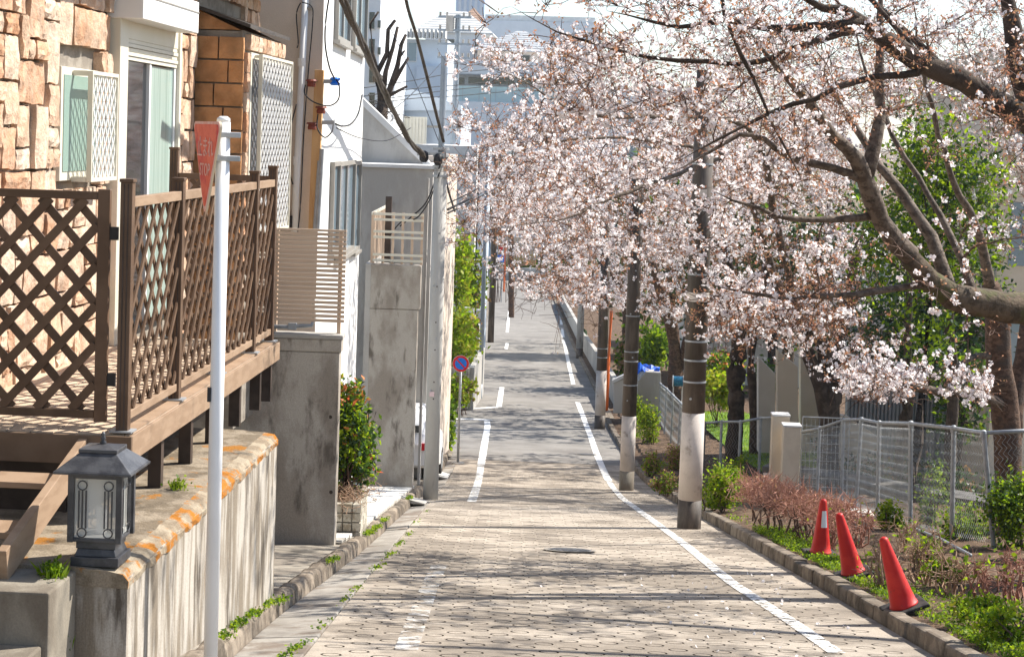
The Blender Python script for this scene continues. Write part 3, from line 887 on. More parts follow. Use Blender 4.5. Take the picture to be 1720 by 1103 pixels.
def lattice(par, a, b, z0, z1, thick, sp, wid, two=True, upv=None, off=.011):
    """slats between points a,b (xy) from z0 to z1; clipped to the panel"""
    a, b = Vector((a[0],a[1],0)), Vector((b[0],b[1],0))
    L_ = (b-a).length; d = (b-a)/L_; nrm = Vector((d.y,-d.x,0)); H_ = z1-z0
    ang = 1.12                               # rise per run
    for sgn in ((1,-1) if two else (1,)):
        t = -H_/ang
        while t < L_ + H_/ang:
            # line s = t + sgn*... from z0
            if sgn > 0: s0, s1 = t, t + H_/ang
            else: s0, s1 = t + H_/ang, t
            # clip to 0..L
            za, zb = z0, z1; sa, sb_ = s0, s1
            def clip(sa, za, sb_, zb):
                if max(sa, sb_) <= 0.01 or min(sa, sb_) >= L_-.01: return None
                def at_s(s): return za + (zb-za)*(s-sa)/(sb_-sa)
                lo, hi = max(min(sa,sb_), 0), min(max(sa,sb_), L_)
                return (lo, at_s(lo), hi, at_s(hi))
            c = clip(sa, za, sb_, zb)
            if c and c[2]-c[0] > .03:
                p = a + d*c[0] + nrm*off*sgn; q = a + d*c[2] + nrm*off*sgn
                p.z, q.z = c[1], c[3]
                MB().bar(p, q, thick, wid, nrm.cross(d)).build('slat', M['deck_dark'] if par.name != 'lit' else M['deck'], par)
            t += sp
M['lat'] = M['deck_dark']
for (ya, yb) in ((10.51,11.74),(11.82,13.06),(13.14,14.38),(14.46,15.21)):
    zb = ZD + .075
    MB().box(XP-.022, XP+.022, ya, yb, zb, zb+.05).build('rail', M['deck'], fence, bevel=.003)
    MB().box(XP-.022, XP+.026, ya, yb, ZT-.06, ZT).build('rail', M['deck'], fence, bevel=.003)
    lattice(fence, (XP, ya), (XP, yb), zb+.05, ZT-.06, .012, .205, .036)
# far short return of the fence
fpost(fence, -3.62, 15.28, -.18)
MB().box(-3.58, XP-.03, 15.26, 15.30, ZT-.02, ZT+.03).build('rail', M['deck_dark'], fence)
MB().box(-3.58, XP-.03, 15.26, 15.30, ZD+.08, ZD+.13).build('rail', M['deck_dark'], fence)
lattice(fence, (-3.58, 15.28), (XP-.03, 15.28), ZD+.13, ZT-.02, .012, .205, .04)
# gate facing the steps
gate = thing('lattice_gate', (-3.6, 10.68, ZD), 'wide dark brown lattice gate closing the deck above the steps', 'gate')
YG = 10.68
gx1 = at(183, 500, YG).x; gx0 = -5.0
MB().box(gx1-.075, gx1, YG-.02, YG+.02, ZD+.03, ZT+.035).build('stile', M['deck_dark'], gate, bevel=.004)
MB().box(gx0-.075, gx0, YG-.02, YG+.02, ZD+.03, ZT+.035).build('stile', M['deck_dark'], gate, bevel=.004)
MB().box(gx0, gx1-.076, YG-.02, YG+.02, ZT-.03, ZT+.02).build('rail', M['deck_dark'], gate, bevel=.004)
MB().box(gx0, gx1-.076, YG-.02, YG+.02, ZD+.05, ZD+.10).build('rail', M['deck_dark'], gate, bevel=.004)
lattice(gate, (gx0, YG), (gx1-.076, YG), ZD+.10, ZT-.03, .012, .215, .052)
for zz in (-.66, -1.55):
    MB().box(gx1+.001, gx1+.05, YG-.012, YG+.012, zz-.04, zz+.04).build('hinge', M['black'], gate)

# ================================================================== RETAINING WALLS, LANTERN, STOP SIGN
rw = thing('retaining_wall', (-2.38, 11, -3.6), 'streaked concrete retaining wall with orange lichen along its top edge below the deck', 'wall')
mb = MB()
XW = -2.38
def gzs(y): return gz(y) - .3
mb.hexa([(-3.6,9.2,-4.4),(XW,9.2,-4.4),(XW,13.65,-4.7),(-3.6,13.65,-4.7)], [(-3.6,9.2,ZW-.05),(XW,9.2,ZW-.05),(XW,13.65,ZW-.05),(-3.6,13.65,ZW-.05)])
mb.build('wall_face', M['con_streak'], rw)
cop = MB()
V_, F_ = [], []
prof = [(-3.6,ZW-.05),(-3.6,ZW),(XW-.30,ZW+.004),(XW-.10,ZW-.004),(XW-.03,ZW-.02),(XW+.006,ZW-.06),(XW+.006,ZW-.10)]
nyy = 40
rk = random.Random(8)
for i in range(nyy+1):
    yy = 9.19 + (13.66-9.19)*i/nyy
    for (px_, pz_) in prof:
        V_.append((px_ + (rk.uniform(-.008,.008) if px_ > -3.5 else 0), yy, pz_ + rk.uniform(-.006,.006)))
np_ = len(prof)
for i in range(nyy):
    for j in range(np_-1):
        F_.append((i*np_+j, i*np_+j+1, (i+1)*np_+j+1, (i+1)*np_+j))
cop.cur = 0
for f in F_:
    cop.cur = 1 if (f[0] % np_) >= 3 else 0
    b0 = len(cop.v); cop.v += [V_[k] for k in f]; cop.f.append((b0,b0+1,b0+2,b0+3)); cop.mi.append(cop.cur)
b0 = len(cop.v); cop.v += V_[:np_]; cop.f.append(tuple(b0+k for k in range(np_))); cop.mi.append(0)
b0 = len(cop.v); cop.v += V_[-np_:]; cop.f.append(tuple(b0+k for k in range(np_))); cop.mi.append(1)
cop.build('coping', [M['lichen2'], M['lichen']], rw)
sb_ = thing('step_block', (-3.2, 8.9, -2.6), 'mossy low concrete block at the foot of the deck steps', 'step')
xr = at(82, 1010, 8.72).x
MB().box(-5.5, xr, 8.72, 9.195, -4.2, ZW-.012).build('block', M['con_dark'], sb_, bevel=.012)
MB().box(-5.5, xr-.03, 8.2, 8.715, -4.2, ZW-.28).build('lower_step', M['con_dark'], sb_, bevel=.012)

# lantern
lc = Vector((at(170, 900, 9.345).x, 9.345, ZW+.004))
lan = thing('garden_lantern', lc, 'dark square metal garden lantern with glass sides on the retaining wall', 'lantern')
LS = .90
def lbox(name, w, z0, z1, mat, par=lan, w2=None, bevel=.004):
    w2 = w if w2 is None else w2
    w, w2, z0, z1 = w*LS, w2*LS, z0, z1
    c = lc
    b = [c+Vector((sx*w/2, sy*w/2, z0)) for sx, sy in ((-1,-1),(1,-1),(1,1),(-1,1))]
    t = [c+Vector((sx*w2/2, sy*w2/2, z1)) for sx, sy in ((-1,-1),(1,-1),(1,1),(-1,1))]
    return MB().hexa(b, t).build(name, mat, par, bevel=bevel)
lbox('base', .285, 0, .05, M['lantern']); lbox('base', .25, .05, .09, M['lantern'], w2=.22)
lbox('base_collar', .235, .09, .13, M['lantern'])
bodyw = .285*LS
for sx in (-1,1):
    for sy in (-1,1):
        MB().box(lc.x+sx*bodyw/2-.016, lc.x+sx*bodyw/2+.016, lc.y+sy*bodyw/2-.016, lc.y+sy*bodyw/2+.016, lc.z+.13, lc.z+.49).build('corner_post', M['lantern'], lan, bevel=.003)
lbox('tray', bodyw/LS, .13, .15, M['lantern']); lbox('top_frame', bodyw/LS+.03, .47, .50, M['lantern'])
lbox('glass', bodyw/LS-.03, .152, .468, M['lglass'], bevel=0)
lbox('candle', .05, .153, .30, M['white'], bevel=0)
def fret(axis, sgn):
    for q in (-1, 1):
        mb = MB()
        for k in range(3):
            off = q*(.050+.019*k)
            if axis == 0: mb.box(lc.x+off-.0035, lc.x+off+.0035, lc.y+sgn*(bodyw/2)-.004, lc.y+sgn*(bodyw/2)+.004, lc.z+.205, lc.z+.405)
            else: mb.box(lc.x+sgn*(bodyw/2)-.004, lc.x+sgn*(bodyw/2)+.004, lc.y+off-.0035, lc.y+off+.0035, lc.z+.205, lc.z+.405)
        for zz in (.18, .432):
            cen = q*.070
            pts = []
            for t in range(13):
                a = 2*math.pi*t/12
                if axis == 0: pts.append((lc.x+cen+.024*math.cos(a), lc.y+sgn*bodyw/2, lc.z+zz+.024*math.sin(a)))
                else: pts.append((lc.x+sgn*bodyw/2, lc.y+cen+.024*math.cos(a), lc.z+zz+.024*math.sin(a)))
            mb.tube(pts, .004, 5, False)
        mb.build('fretwork', M['lantern'], lan)
for ax in (0,1):
    for sg in (-1,1): fret(ax, sg)
rf = lbox('roof', .46, .50, .515, M['lantern']); 
lbox('roof_slope', .45, .515, .60, M['lantern'], par=rf, w2=.22); lbox('roof_cap', .23, .60, .62, M['lantern'], par=rf)
lbox('roof_ridge', .20, .62, .635, M['lantern'], par=rf, w2=.05)
MB().lathe([(.016,.63),(.018,.645),(.010,.655),(.016,.665),(.009,.675),(.012,.685),(.005,.70)], lc, 12).build('finial', M['lantern'], lan, smooth=True)

# stop sign on its white pole
ps = at(354, 1090, 9.8); zg = gz(9.8)+.10
top = at(372, 205, 9.8)
sgn = thing('stop_sign', (ps.x, 9.8, zg), 'faded red inverted triangle stop sign on a tall white pole', 'sign')
pl = MB(); pl.tube([(ps.x,9.8,zg-.1), (ps.x,9.8,top.z)], .039, 20)
po = pl.build('pole', M['whiterust'], sgn, smooth=False)
for p_ in po.data.polygons: p_.use_smooth = len(p_.vertices) == 4
MB().lathe([(.039,0),(.036,.02),(.02,.032)], (ps.x,9.8,top.z), 16).build('pole_cap', M['white'], sgn, smooth=True)
MB().box(ps.x-.047, ps.x-.028, 9.8-.036, 9.8-.02, zg+1.55, zg+1.63).build('pole_clip', M['black'], sgn)
nrm = Vector((-.90,-.435,0)).normalized(); rgt = Vector((0,0,1)).cross(nrm).normalized(); up = Vector((0,0,1))
cc = Vector((ps.x, 9.8, 0)) + nrm*.075 - rgt*.07
tz, bz = top.z+.0, top.z-.50
def tri(w_, zt, zb, off, rc=.03):
    # rounded inverted triangle outline
    pts = []
    for (cx_, cz_, a0, a1) in ((-(w_/2-rc), zt-rc, 195, 90), (w_/2-rc, zt-rc, 90, -15), (0, zb+rc, -30, -150)):
        for k in range(6):
            a = R(a0 + (a1-a0)*k/5)
            pts.append(cc + rgt*(cx_+rc*math.cos(a)) + up*(cz_+rc*math.sin(a)) + nrm*off)
    return pts
MB().prism(tri(.60, tz, bz, -.012)[::-1], nrm*.012).build('back_plate', pm('sign_edge', (.62,.52,.38), rough=.5), sgn)
fp = MB().prism(tri(.60, tz, bz, .001)[::-1], nrm*.002).build('border', M['fadedwhite'], sgn)
MB().prism(tri(.56, tz-.015, bz+.03, .0035)[::-1], nrm*.002).build('sign_face', M['faded'], sgn)
def text_obj(s, size, origin, rx_, upv, nv, mat, parent, name='lettering', align='CENTER'):
    cu = bpy.data.curves.new('t', 'FONT'); cu.body = s; cu.size = size; cu.align_x = align; cu.align_y = 'CENTER'; cu.extrude = .0008; cu.resolution_u = 3
    ob = bpy.data.objects.new('t', cu); COL.objects.link(ob)
    dg = bpy.context.evaluated_depsgraph_get(); me = bpy.data.meshes.new_from_object(ob.evaluated_get(dg))
    bpy.data.objects.remove(ob); bpy.data.curves.remove(cu)
    me.materials.clear(); me.materials.append(mat); me.name = name
    o = bpy.data.objects.new(name, me); COL.objects.link(o); o.parent = parent
    mt = Matrix((rx_, upv, nv)).transposed().to_4x4(); mt.translation = Vector(origin) - ORG.get(parent.name, Vector())
    o.matrix_local = mt
    return o
text_obj('止まれ', .125, cc + up*(tz-.15) + nrm*.008, rgt, up, nrm, M['fadedwhite'], sgn)
text_obj('STOP', .10, cc + up*(tz-.27) + nrm*.008, rgt, up, nrm, M['fadedwhite'], sgn)
for zz in (top.z-.07, top.z-.20):
    mb = MB(); c0 = Vector((ps.x,9.8,zz))
    mb.bar(c0 + nrm*.062, c0 - nrm*.09, .085, .03); mb.build('bracket', M['galv'], sgn, bevel=.004)
# ================================================================== SECOND HOUSE (beige end wall, white street wall)
ANG = math.atan(SK)
def frame(p, yaw=ANG):
    return Matrix.Translation(Vector(p)) @ Matrix.Rotation(yaw, 4, 'Z')
Y2 = 22.0
c2 = at(538, 230, Y2)
F2 = frame((c2.x, Y2, 0))                    # local: x towards street, y down the street
h2 = thing('rendered_house', (c2.x-2, Y2+3, gz(24)), 'tall house with a beige end wall and a glaring white street wall', 'house')
L2 = 6.0
mb = MB(F2); mb.box(-7, -.004, .012, L2, gz(24)-.8, 5.5); mb.build('wall', M['whitewall'], h2)
mb = MB(F2); mb.box(-7.02, .0, 0.0, .011, gz(24)-.8, 5.5); mb.build('end_wall', M['beige'], h2)
def face_y(u, plane_x, M_):                  # y in the local frame where the plane x=plane_x is hit by pixel column u (at v)
    Mi = M_.inverted()
    o = Mi @ Vector((0,0,0)); d = (Mi.to_3x3() @ ray(u[0], u[1]))
    t = (plane_x - o.x) / d.x
    return o + d*t
def win_on_street(M_, par, u0, u1, v0, v1, vb_at=None, nx=2, frame_mat='frame_grey', pane='glass_blue'):
    a = face_y((u0, v0), 0, M_); b = face_y((u1, v1), 0, M_)
    y0, y1 = min(a.y,b.y), max(a.y,b.y); z1, z0 = max(a.z,b.z), min(a.z,b.z)
    wn = MB(M_)
    t = .06
    wn.box(.001, .06, y0, y0+t, z0, z1); wn.box(.001, .06, y1-t, y1, z0, z1)
    wn.box(.001, .06, y0+t, y1-t, z0, z0+t); wn.box(.001, .06, y0+t, y1-t, z1-t, z1)
    if nx == 2: wn.box(.001, .045, (y0+y1)/2-.03, (y0+y1)/2+.03, z0+t, z1-t)
    o = wn.build('window', M[frame_mat], par)
    MB(M_).box(-.0, .015, y0+t, y1-t, z0+t, z1-t).build('pane', M[pane], o)
    MB(M_).box(.0, .09, y0-.04, y1+.04, z0-.05, z0-.002).build('sill', M[frame_mat], o)
win_on_street(F2, h2, 563, 582, -30, 78)
win_on_street(F2, h2, 593, 610, -30, 92)
win_on_street(F2, h2, 555, 562, 272, 420, nx=1)
win_on_street(F2, h2, 566, 588, 272, 418)
win_on_street(F2, h2, 592, 598, 271, 418, nx=1)
# downpipe on the end wall
def loc2(u, v, off=-.06):                    # point on the end wall plane of house 2 (local y = off)
    Mi = F2.inverted(); o = Mi @ Vector((0,0,0)); d = Mi.to_3x3() @ ray(u, v)
    t = (off - o.y)/d.y
    return F2 @ (o + d*t)
dp = MB(); dp.tube([loc2(516,-60), loc2(498,300), loc2(494,390)], .042, 10)
pp = dp.build('downpipe', M['white'], h2, smooth=True)
for vv in (105, 270): 
    MB().tube([loc2(511.5-(vv-10)*.05,vv-7), loc2(511.5-(vv-10)*.05,vv+7)], .05, 10).build('pipe_collar', M['white'], pp)
MB().tube([loc2(510,14,-.06), loc2(524,14,-.06)], .03, 8).build('pipe_bracket', M['frame_grey'], pp)
# timber cable post with brackets
tp = thing('cable_post', loc2(536,300,-.2), 'weathered orange timber post carrying cable brackets beside the downpipe', 'post')
a_, b_ = loc2(537,118,-.15), loc2(526,385,-.15)
MB().bar(a_, b_, .11, .09, (0,1,0)).build('post', M['wood'], tp, bevel=.006)
MB().tube([loc2(541,250,-.24), loc2(533,388,-.24)], .03, 8).build('conduit', M['galv'], tp)
MB().tube([loc2(536,270,-.24), loc2(528,388,-.24)], .022, 8).build('conduit', M['galv'], tp)
for (u, v) in ((523,141), (539,186), (524,213)):
    MB().lathe([(.05,0),(.055,.03),(.045,.06),(.075,.07),(.06,.09)], loc2(u,v+5,-.26), 12).build('insulator', M['brownmetal'], tp)
for (u0, u1, v) in ((543,558,137), (541,562,206)):
    MB().bar(loc2(u0,v,-.15), loc2(u1,v,-.15), .05, .05).build('bracket', M['galv'], tp)
MB().lathe([(.05,-.05),(.07,-.03),(.04,0),(.07,.03),(.05,.05)], loc2(563,137,-.15), 12).build('cable_reel', M['signblue'], tp)
mb = MB()
mb.box(0,.14,0,.07,0,.25); 
mt_ = thing('meter_box', loc2(470,385,-.12), 'small cream electricity box on the beige end wall', 'meter box')
q = loc2(464,385,-.12)
MB(Matrix.Translation(q)).box(0,.11,0,.10,0,.21).build('case', M['cream'], mt_, bevel=.006)
MB(Matrix.Translation(q)).box(.13,.19,0.02,.10,0,.17).build('switch', M['black'], mt_)

# ------------------------------------------------------------------ big weathered wall with louvre screen
def cwall(name, label, u_l, u_r_bot, v_top, Y, thick, mat, length, courses=()):
    z1 = at(u_r_bot, v_top, Y).z
    xr = at(u_r_bot, (v_top+800)/2, Y).x
    xl = at(u_l, 700, Y).x
    t = thing(name, (xr, Y, gz(Y)+.1), label, 'wall')
    return t, xl, xr, z1
YW = 18.85
xr2 = at(566, 750, YW).x; z2 = at(572, 566, YW).z
cw = thing('concrete_wall', (xr2, YW, gz(YW)), 'tall stained concrete wall end with a beige louvre screen above it', 'wall')
zb2 = gz(YW)-.6
zs = at(570, 592, YW).z
MB(frame((xr2, YW, 0))).box(-4.2, 0, 0, .22, zb2, zs-.004).build('panel', M['con_wall2'], cw, bevel=.012)
MB(frame((xr2, YW, 0))).box(-4.2, .02, -.01, .24, zs, z2-.03).build('upper_course', M['con_wall2'], cw, bevel=.012)
MB(frame((xr2, YW, 0))).box(-4.2, .035, -.025, .255, z2-.028, z2+.02).build('coping', M['con_mid'], cw, bevel=.01)
for (u, v) in ((452,692),(520,698),(555,700),(455,650),(522,824),(556,826)):
    p = at(u, v, YW)
    MB().tube([(p.x, YW+.004, p.z),(p.x, YW-.004, p.z)], .02, 12).build('tie_hole', M['support'], cw)
ls = thing('louvre_screen', (xr2, YW, z2), 'beige horizontal slat screen standing on the stained concrete wall', 'screen')
zt_, zb_ = at(580, 392, YW).z, at(575, 545, YW).z
xL_, xR_ = xr2-2.2, at(578, 460, YW).x
n = 20
for k in range(n):
    zz = zb_ + (zt_-zb_)*(k+.5)/n
    MB().box(xL_, xR_, YW+.10, YW+.115, zz-.0165, zz+.0165).build('slat', M['louvre'], ls)
for xx in (xR_-.06, xR_-.75, xR_-1.5):
    MB().box(xx-.02, xx+.02, YW+.117, YW+.155, z2+.02, zt_+.02).build('post', M['louvre'], ls)
MB().box(xL_, xR_, YW+.098, YW+.13, zt_+.003, zt_+.028).build('top_rail', M['louvre'], ls)
gp = thing('gas_pipe', (xr2-.6, YW, z2), 'grey gas pipe with a valve lying on top of the stained wall', 'pipe')
MB().tube([at(452,549,YW+.1)+Vector((-.5,0,0)), at(480,549,YW+.1), at(510,547,YW+.1), at(523,547,YW+.1), at(528,535,YW+.15), at(528,500,YW+.17)], .022, 8).build('pipe', M['galv'], gp, smooth=True)
MB().box(at(484,549,YW+.1).x, at(498,549,YW+.1).x, YW+.07, YW+.13, at(490,555,YW).z, at(490,544,YW).z).build('valve', M['galv'], gp, bevel=.005)

# ------------------------------------------------------------------ granite cube planter with photinia
YPl = 20.2
xpl = at(606, 880, YPl).x
ztop_ = at(600, 846, YPl).z; zbot_ = at(600, 893, YPl).z - .08
pln = thing('granite_planter', (xpl-.3, YPl+.5, zbot_), 'planter built of small granite cubes beside the stained wall', 'planter')
MB(frame((xpl,YPl,0))).box(-.96, -.03, .03, 1.25, zbot_-.2, ztop_-.03).build('core', M['tilejoint'], pln)
cs = .108; nr = int((ztop_-zbot_)/cs)+1
gm = []
for s in range(4):
    r = random.Random(90+s)
    vs = [(sx*(.5+r.uniform(-.06,.02)), sy*(.5+r.uniform(-.06,.02)), sz*(.5+r.uniform(-.06,.02))) for sz in (-1,1) for sx,sy in ((-1,-1),(1,-1),(1,1),(-1,1))]
    me = bpy.data.meshes.new('granite_block'); me.from_pydata(vs, [], [(0,3,2,1),(4,5,6,7),(0,1,5,4),(1,2,6,5),(2,3,7,6),(3,0,4,7)]); me.materials.append(M['granite']); gm.append(me)
FP = frame((xpl,YPl,0))
for r_ in range(nr):
    zc = ztop_ - cs*(r_+.5)
    for k in range(9):
        p = FP @ Vector((-.05-cs*k, .05, zc)); o = link_piece('granite_block', random.choice(gm), p, pln, (.097,.097,.097), (0,0,ANG)); 
        if k: 
            p = FP @ Vector((-.05, .05+cs*k, zc)); o = link_piece('granite_block', random.choice(gm), p, pln, (.097,.097,.097), (0,0,ANG))
# tiled forecourt between the two walls
tf = thing('tiled_forecourt', st(-2.4, 25), 'pale paving tiles on the sloping forecourt by the planter', 'paving', kind='structure')
mb = MB()
for k in range(19, 33):
    mb.add([st(-4.6,k,.118), st(klx(k)-.17,k,.118), st(klx(k+1)-.17,k+1,.118), st(-4.6,k+1,.118)], [(0,1,2,3)])
mb.build('bedding', M['tilejoint'], tf)
ty = 19.1
while ty < 32.2:
    for k in range(8):
        xa = klx(ty)-.175 - .32*k
        j = random.uniform(-.003,.003)
        MB().hexa([st(xa-.305,ty,.10), st(xa,ty,.10), st(xa,ty+.38,.10), st(xa-.305,ty+.38,.10)],
                  [st(xa-.305,ty,.14+j), st(xa,ty,.14+j), st(xa,ty+.38,.14+j), st(xa-.305,ty+.38,.14+j)]).build('paving_tile', M['tile'], tf)
    ty += .40

# ------------------------------------------------------------------ third plot: concrete pier wall, balcony railing, grey house
YW3 = 31.6
x3r = at(698, 650, YW3).x; x3l = at(618, 650, YW3).x
z3 = at(705, 446, YW3).z; z3s = at(700, 520, YW3).z
p3 = thing('concrete_pier', (x3r, YW3, gz(YW3)), 'high dark concrete wall end topped by a pale balcony railing', 'wall')
F3 = frame((x3r, YW3, 0))
MB(F3).box(x3l-x3r, 0, 0, .25, gz(YW3)-.6, z3s-.006).build('panel', M['con_wall2'], p3, bevel=.015)
MB(F3).box(x3l-x3r, .035, -.012, .26, z3s, z3).build('upper_panel', M['con_wall2'], p3, bevel=.015)
MB(F3).box(x3l-x3r-.1, x3l-x3r, .02, 8, gz(YW3)-.6, z3+.0).build('side_panel', M['con_mid'], p3)
# stepped lit return walls behind
r3 = thing('boundary_wall', (x3r+.1, 33, gz(33)), 'pale narrow boundary wall ends stepping back behind the dark pier', 'wall')
MB(F3).box(.0, .045, 1.6, 1.85, gz(33)-.6, at(712,300,33).z).build('panel', M['con_mid'], r3)
MB(F3).box(-.02, .10, 5.8, 8.5, gz(33)-.6, at(716,283,34).z).build('panel', M['con_light'], r3)
bal = thing('balcony_railing', (x3r-.5, YW3, z3), 'cream metal balcony railing on the dark concrete pier', 'railing')
zr1, zr0 = at(705,362,YW3).z, at(705,440,YW3).z
xr3a = at(627,400,YW3+.1).x
for zz in (zr1, zr1-.1, zr0, zr0+.1, (zr0+zr1)/2+.1, (zr0+zr1)/2):
    MB().box(xr3a, x3r+.04, YW3+.10, YW3+.125, zz-.022, zz+.022).build('rail', M['cream'], bal)
for k in range(6):
    xx = xr3a + (x3r+.02-xr3a)*k/5
    MB().box(xx-.022, xx+.022, YW3+.127, YW3+.16, z3, zr1+.03).build('post', M['louvre'], bal)
for k in range(12):
    yy = YW3-.02 - k*.0
for k in range(14):
    yy = YW3 + .2 + k*.35
    p = Vector((xr3a - SK*(yy-YW3) - .03, yy, 0))
    MB().box(p.x-.012, p.x+.012, yy-.03, yy+.03, z3, zr1).build('baluster', M['louvre'], bal)
MB().bar((xr3a-.03, YW3+.1, zr1), (xr3a-.03-SK*5, YW3+5.1, zr1), .03, .05).build('rail', M['cream'], bal)
h3 = thing('grey_house', (x3l, 38, gz(38)), 'grey concrete house with a slanted parapet behind the balcony railing', 'house')
Y3 = 36.6
xa, xb = at(560,300,Y3).x, at(727,300,Y3).x
zh = at(720,284,Y3).z
MB(frame((xb,Y3,0))).box(xa-xb, 0, 0, 5.5, gz(38)-.8, zh).build('wall', M['con_mid2'] if 'con_mid2' in M else M['con_mid'], h3)
MB(frame((xb,Y3,0))).box(xa-xb, .06, -.06, 5.56, zh+.002, zh+.07).build('coping', M['con_light'], h3)
Y3b = 38.2
pts = [at(560,128,Y3b), at(615,182,Y3b), at(722,283,Y3b), at(722,320,Y3b), at(560,320,Y3b)]
MB().prism([Vector((p.x,Y3b,p.z)) for p in pts], (0,.25,0)).build('slanted_wall', M['con_mid'], h3)
pa, pb = at(560,126,Y3b), at(724,284,Y3b)
MB().bar((pa.x,Y3b+.12,pa.z+.03), (pb.x,Y3b+.12,pb.z+.03), .32, .12, (0,0,1)).build('slanted_coping', M['con_light'], h3)
MB().box(at(651,400,YW3+.4).x-.055, at(651,400,YW3+.4).x+.055, YW3+.4, YW3+.5, z3, at(655,330,YW3+.4).z).build('dark_post', M['support'], h3)
# car tail peeking out behind the pole
cp = g(708, 800)
car = thing('parked_car', (cp.x-.9, 36.5, gz(36.5)+.12), 'white car parked behind the grey pole, only its corner showing', 'car')
xc = at(722,770,35.2).x
def car_section(y, w_, z0, z1, top):
    return y, w_, z0, z1, top
zc0 = gz(35.2)+.14
prof = [(35.2,.78,.30,.62,.66),(35.3,.84,.22,.75,.95),(35.7,.86,.2,.95,1.35),(36.3,.86,.2,.98,1.52),(37.6,.86,.2,.98,1.50),(38.1,.86,.2,.95,1.1),(38.8,.84,.22,.9,.93),(39.0,.76,.3,.6,.62)]
vs, fs = [], []
for (yy, hw, a0, b0_, tp_) in prof:
    zz = gz(yy)+.14
    for (fx, z_) in ((-1,a0),(-1.0,(a0+b0_)/2),(-.97,b0_),(-.72,tp_),(.72,tp_),(.97,b0_),(1.0,(a0+b0_)/2),(1,a0)):
        vs.append((xc-.86+fx*hw, yy, zz+z_))
for i in range(len(prof)-1):
    for j in range(8):
        j2 = (j+1) % 8
        fs.append((i*8+j, i*8+j2, (i+1)*8+j2, (i+1)*8+j))
fs.append(tuple(range(8))); fs.append(tuple((len(prof)-1)*8+k for k in range(8))[::-1])
mb = MB(); mb.add(vs, fs); mb.build('body', pm('white_car_paint', (.78,.78,.78), rough=.25, spec=.6), car, bevel=.03, smooth=True)
for yy in (35.95, 38.2):
    for sx in (-1.6, -.1):
        mb = MB(); mb.tube([(xc+sx-.1,yy,gz(yy)+.42),(xc+sx+.1,yy,gz(yy)+.42)], .29, 20); wo = mb.build('wheel', M['rubber'], car)
        mb = MB(); mb.tube([(xc+sx+.101,yy,gz(yy)+.42),(xc+sx+.108,yy,gz(yy)+.42)], .18, 16); mb.build('rim', M['galv'], wo)
MB().box(xc-1.5, xc-.22, 35.24, 35.29, gz(35.2)+1.06, gz(35.2)+1.2).build('rear_window', M['glass_dark'], car)
MB().box(xc-.20, xc-.03, 35.15, 35.2, gz(35.2)+.72, gz(35.2)+.86).build('tail_light', M['red'], car)
# ================================================================== POLES, SIGNS, CABLES
def upole(name, label, u, v, dia, vtop, mats, dz=0.0, group=None, taper=.8, rings=(), bolts=True, Y=None):
    """mats: list of (v_from_bottom_pixel_top, material)"""
    b = g(u, v, dz) if Y is None else at(u, v, Y)
    ztop = at(u+20, vtop, b.y).z
    t = thing(name, (b.x, b.y, b.z), label, 'utility pole', group)
    H = ztop - b.z
    z0 = b.z - .3
    def rad(z): return dia/2*(1-(1-taper)*(z-b.z)/H)
    for i, (vt, mt) in enumerate(mats):
        z1 = at(u+10, vt, b.y).z if vt is not None else ztop
        n = 24
        o = MB().tube([(b.x,b.y,z0), (b.x,b.y,z1)], [rad(z0), rad(z1)], n).build('section', M[mt], t)
        for p_ in o.data.polygons: p_.use_smooth = len(p_.vertices) == 4
        z0 = z1
    for (vr) in rings:
        zz = at(u+10, vr, b.y).z
        MB().tube([(b.x,b.y,zz-.012),(b.x,b.y,zz+.012)], rad(zz)+.006, 24).build('steel_band', M['galv'], t)
    if bolts:
        zz = b.z + 1.9; k = 0
        while zz < ztop:
            a = R(-80 if k % 2 else -110)
            dx, dy = math.cos(a), math.sin(a)
            MB().tube([(b.x+dx*rad(zz)*.98, b.y+dy*rad(zz)*.98, zz), (b.x+dx*(rad(zz)+.012), b.y+dy*(rad(zz)+.012), zz)], .018, 8).build('step_socket', M['galv'], t)
            zz += .9; k += 1
    return t, b, ztop, rad
P1 = upole('utility_pole', 'brown utility pole with a cream band, standing before the brown clipped hedge', 1157, 887, .345, 118, [(838,'polebrown'),(692,'poleband'),(None,'polebrown')], rings=(640,604,572,460,350,275), taper=.80)
MB().box(P1[1].x-.1, P1[1].x+.06, P1[1].y-.19, P1[1].y-.155, at(1180,330,P1[1].y).z, at(1180,318,P1[1].y).z).build('name_plate', M['poleband'], P1[0])
MB().tube([(P1[1].x,P1[1].y,at(1160,505,P1[1].y).z),(P1[1].x,P1[1].y,at(1160,490,P1[1].y).z)], .165, 24).build('number_plate', M['poleband'], P1[0])
P2 = upole('utility_pole', 'brown utility pole with a pale worn band, second down the slope', 1052, 823, .31, 300, [(790,'con_dark'),(698,'poleband'),(None,'polebrown')], rings=(646,606,590,530), taper=.85)
P3 = upole('utility_pole', 'dark utility pole with peeling pale band beside the orange rod', 1007, 720, .34, 380, [(697,'polebrown'),(622,'poleband'),(None,'polebrown')], rings=(600,585), taper=.85, bolts=False)
P4 = upole('utility_pole', 'grey utility pole with dark foot at the low roadside wall', 973, 602, .36, 360, [(585,'polebrown'),(None,'pole')], bolts=False)
P5 = upole('utility_pole', 'slim blue grey steel pole at the mouth of the side road', 806, 669, .16, 235, [(645,'polesteel'),(None,'polesteel')], bolts=False, taper=.9)
P6 = upole('utility_pole', 'dark brown utility pole far along the pavement', 824, 575, .36, 225, [(None,'polebrown')], bolts=False)
LP = upole('utility_pole', 'grey concrete utility pole carrying the thick cable bundle', 723, 838, .262, 262, [(None,'pole')], bolts=True, taper=.86)
lp, lb, lzt, lrad = LP
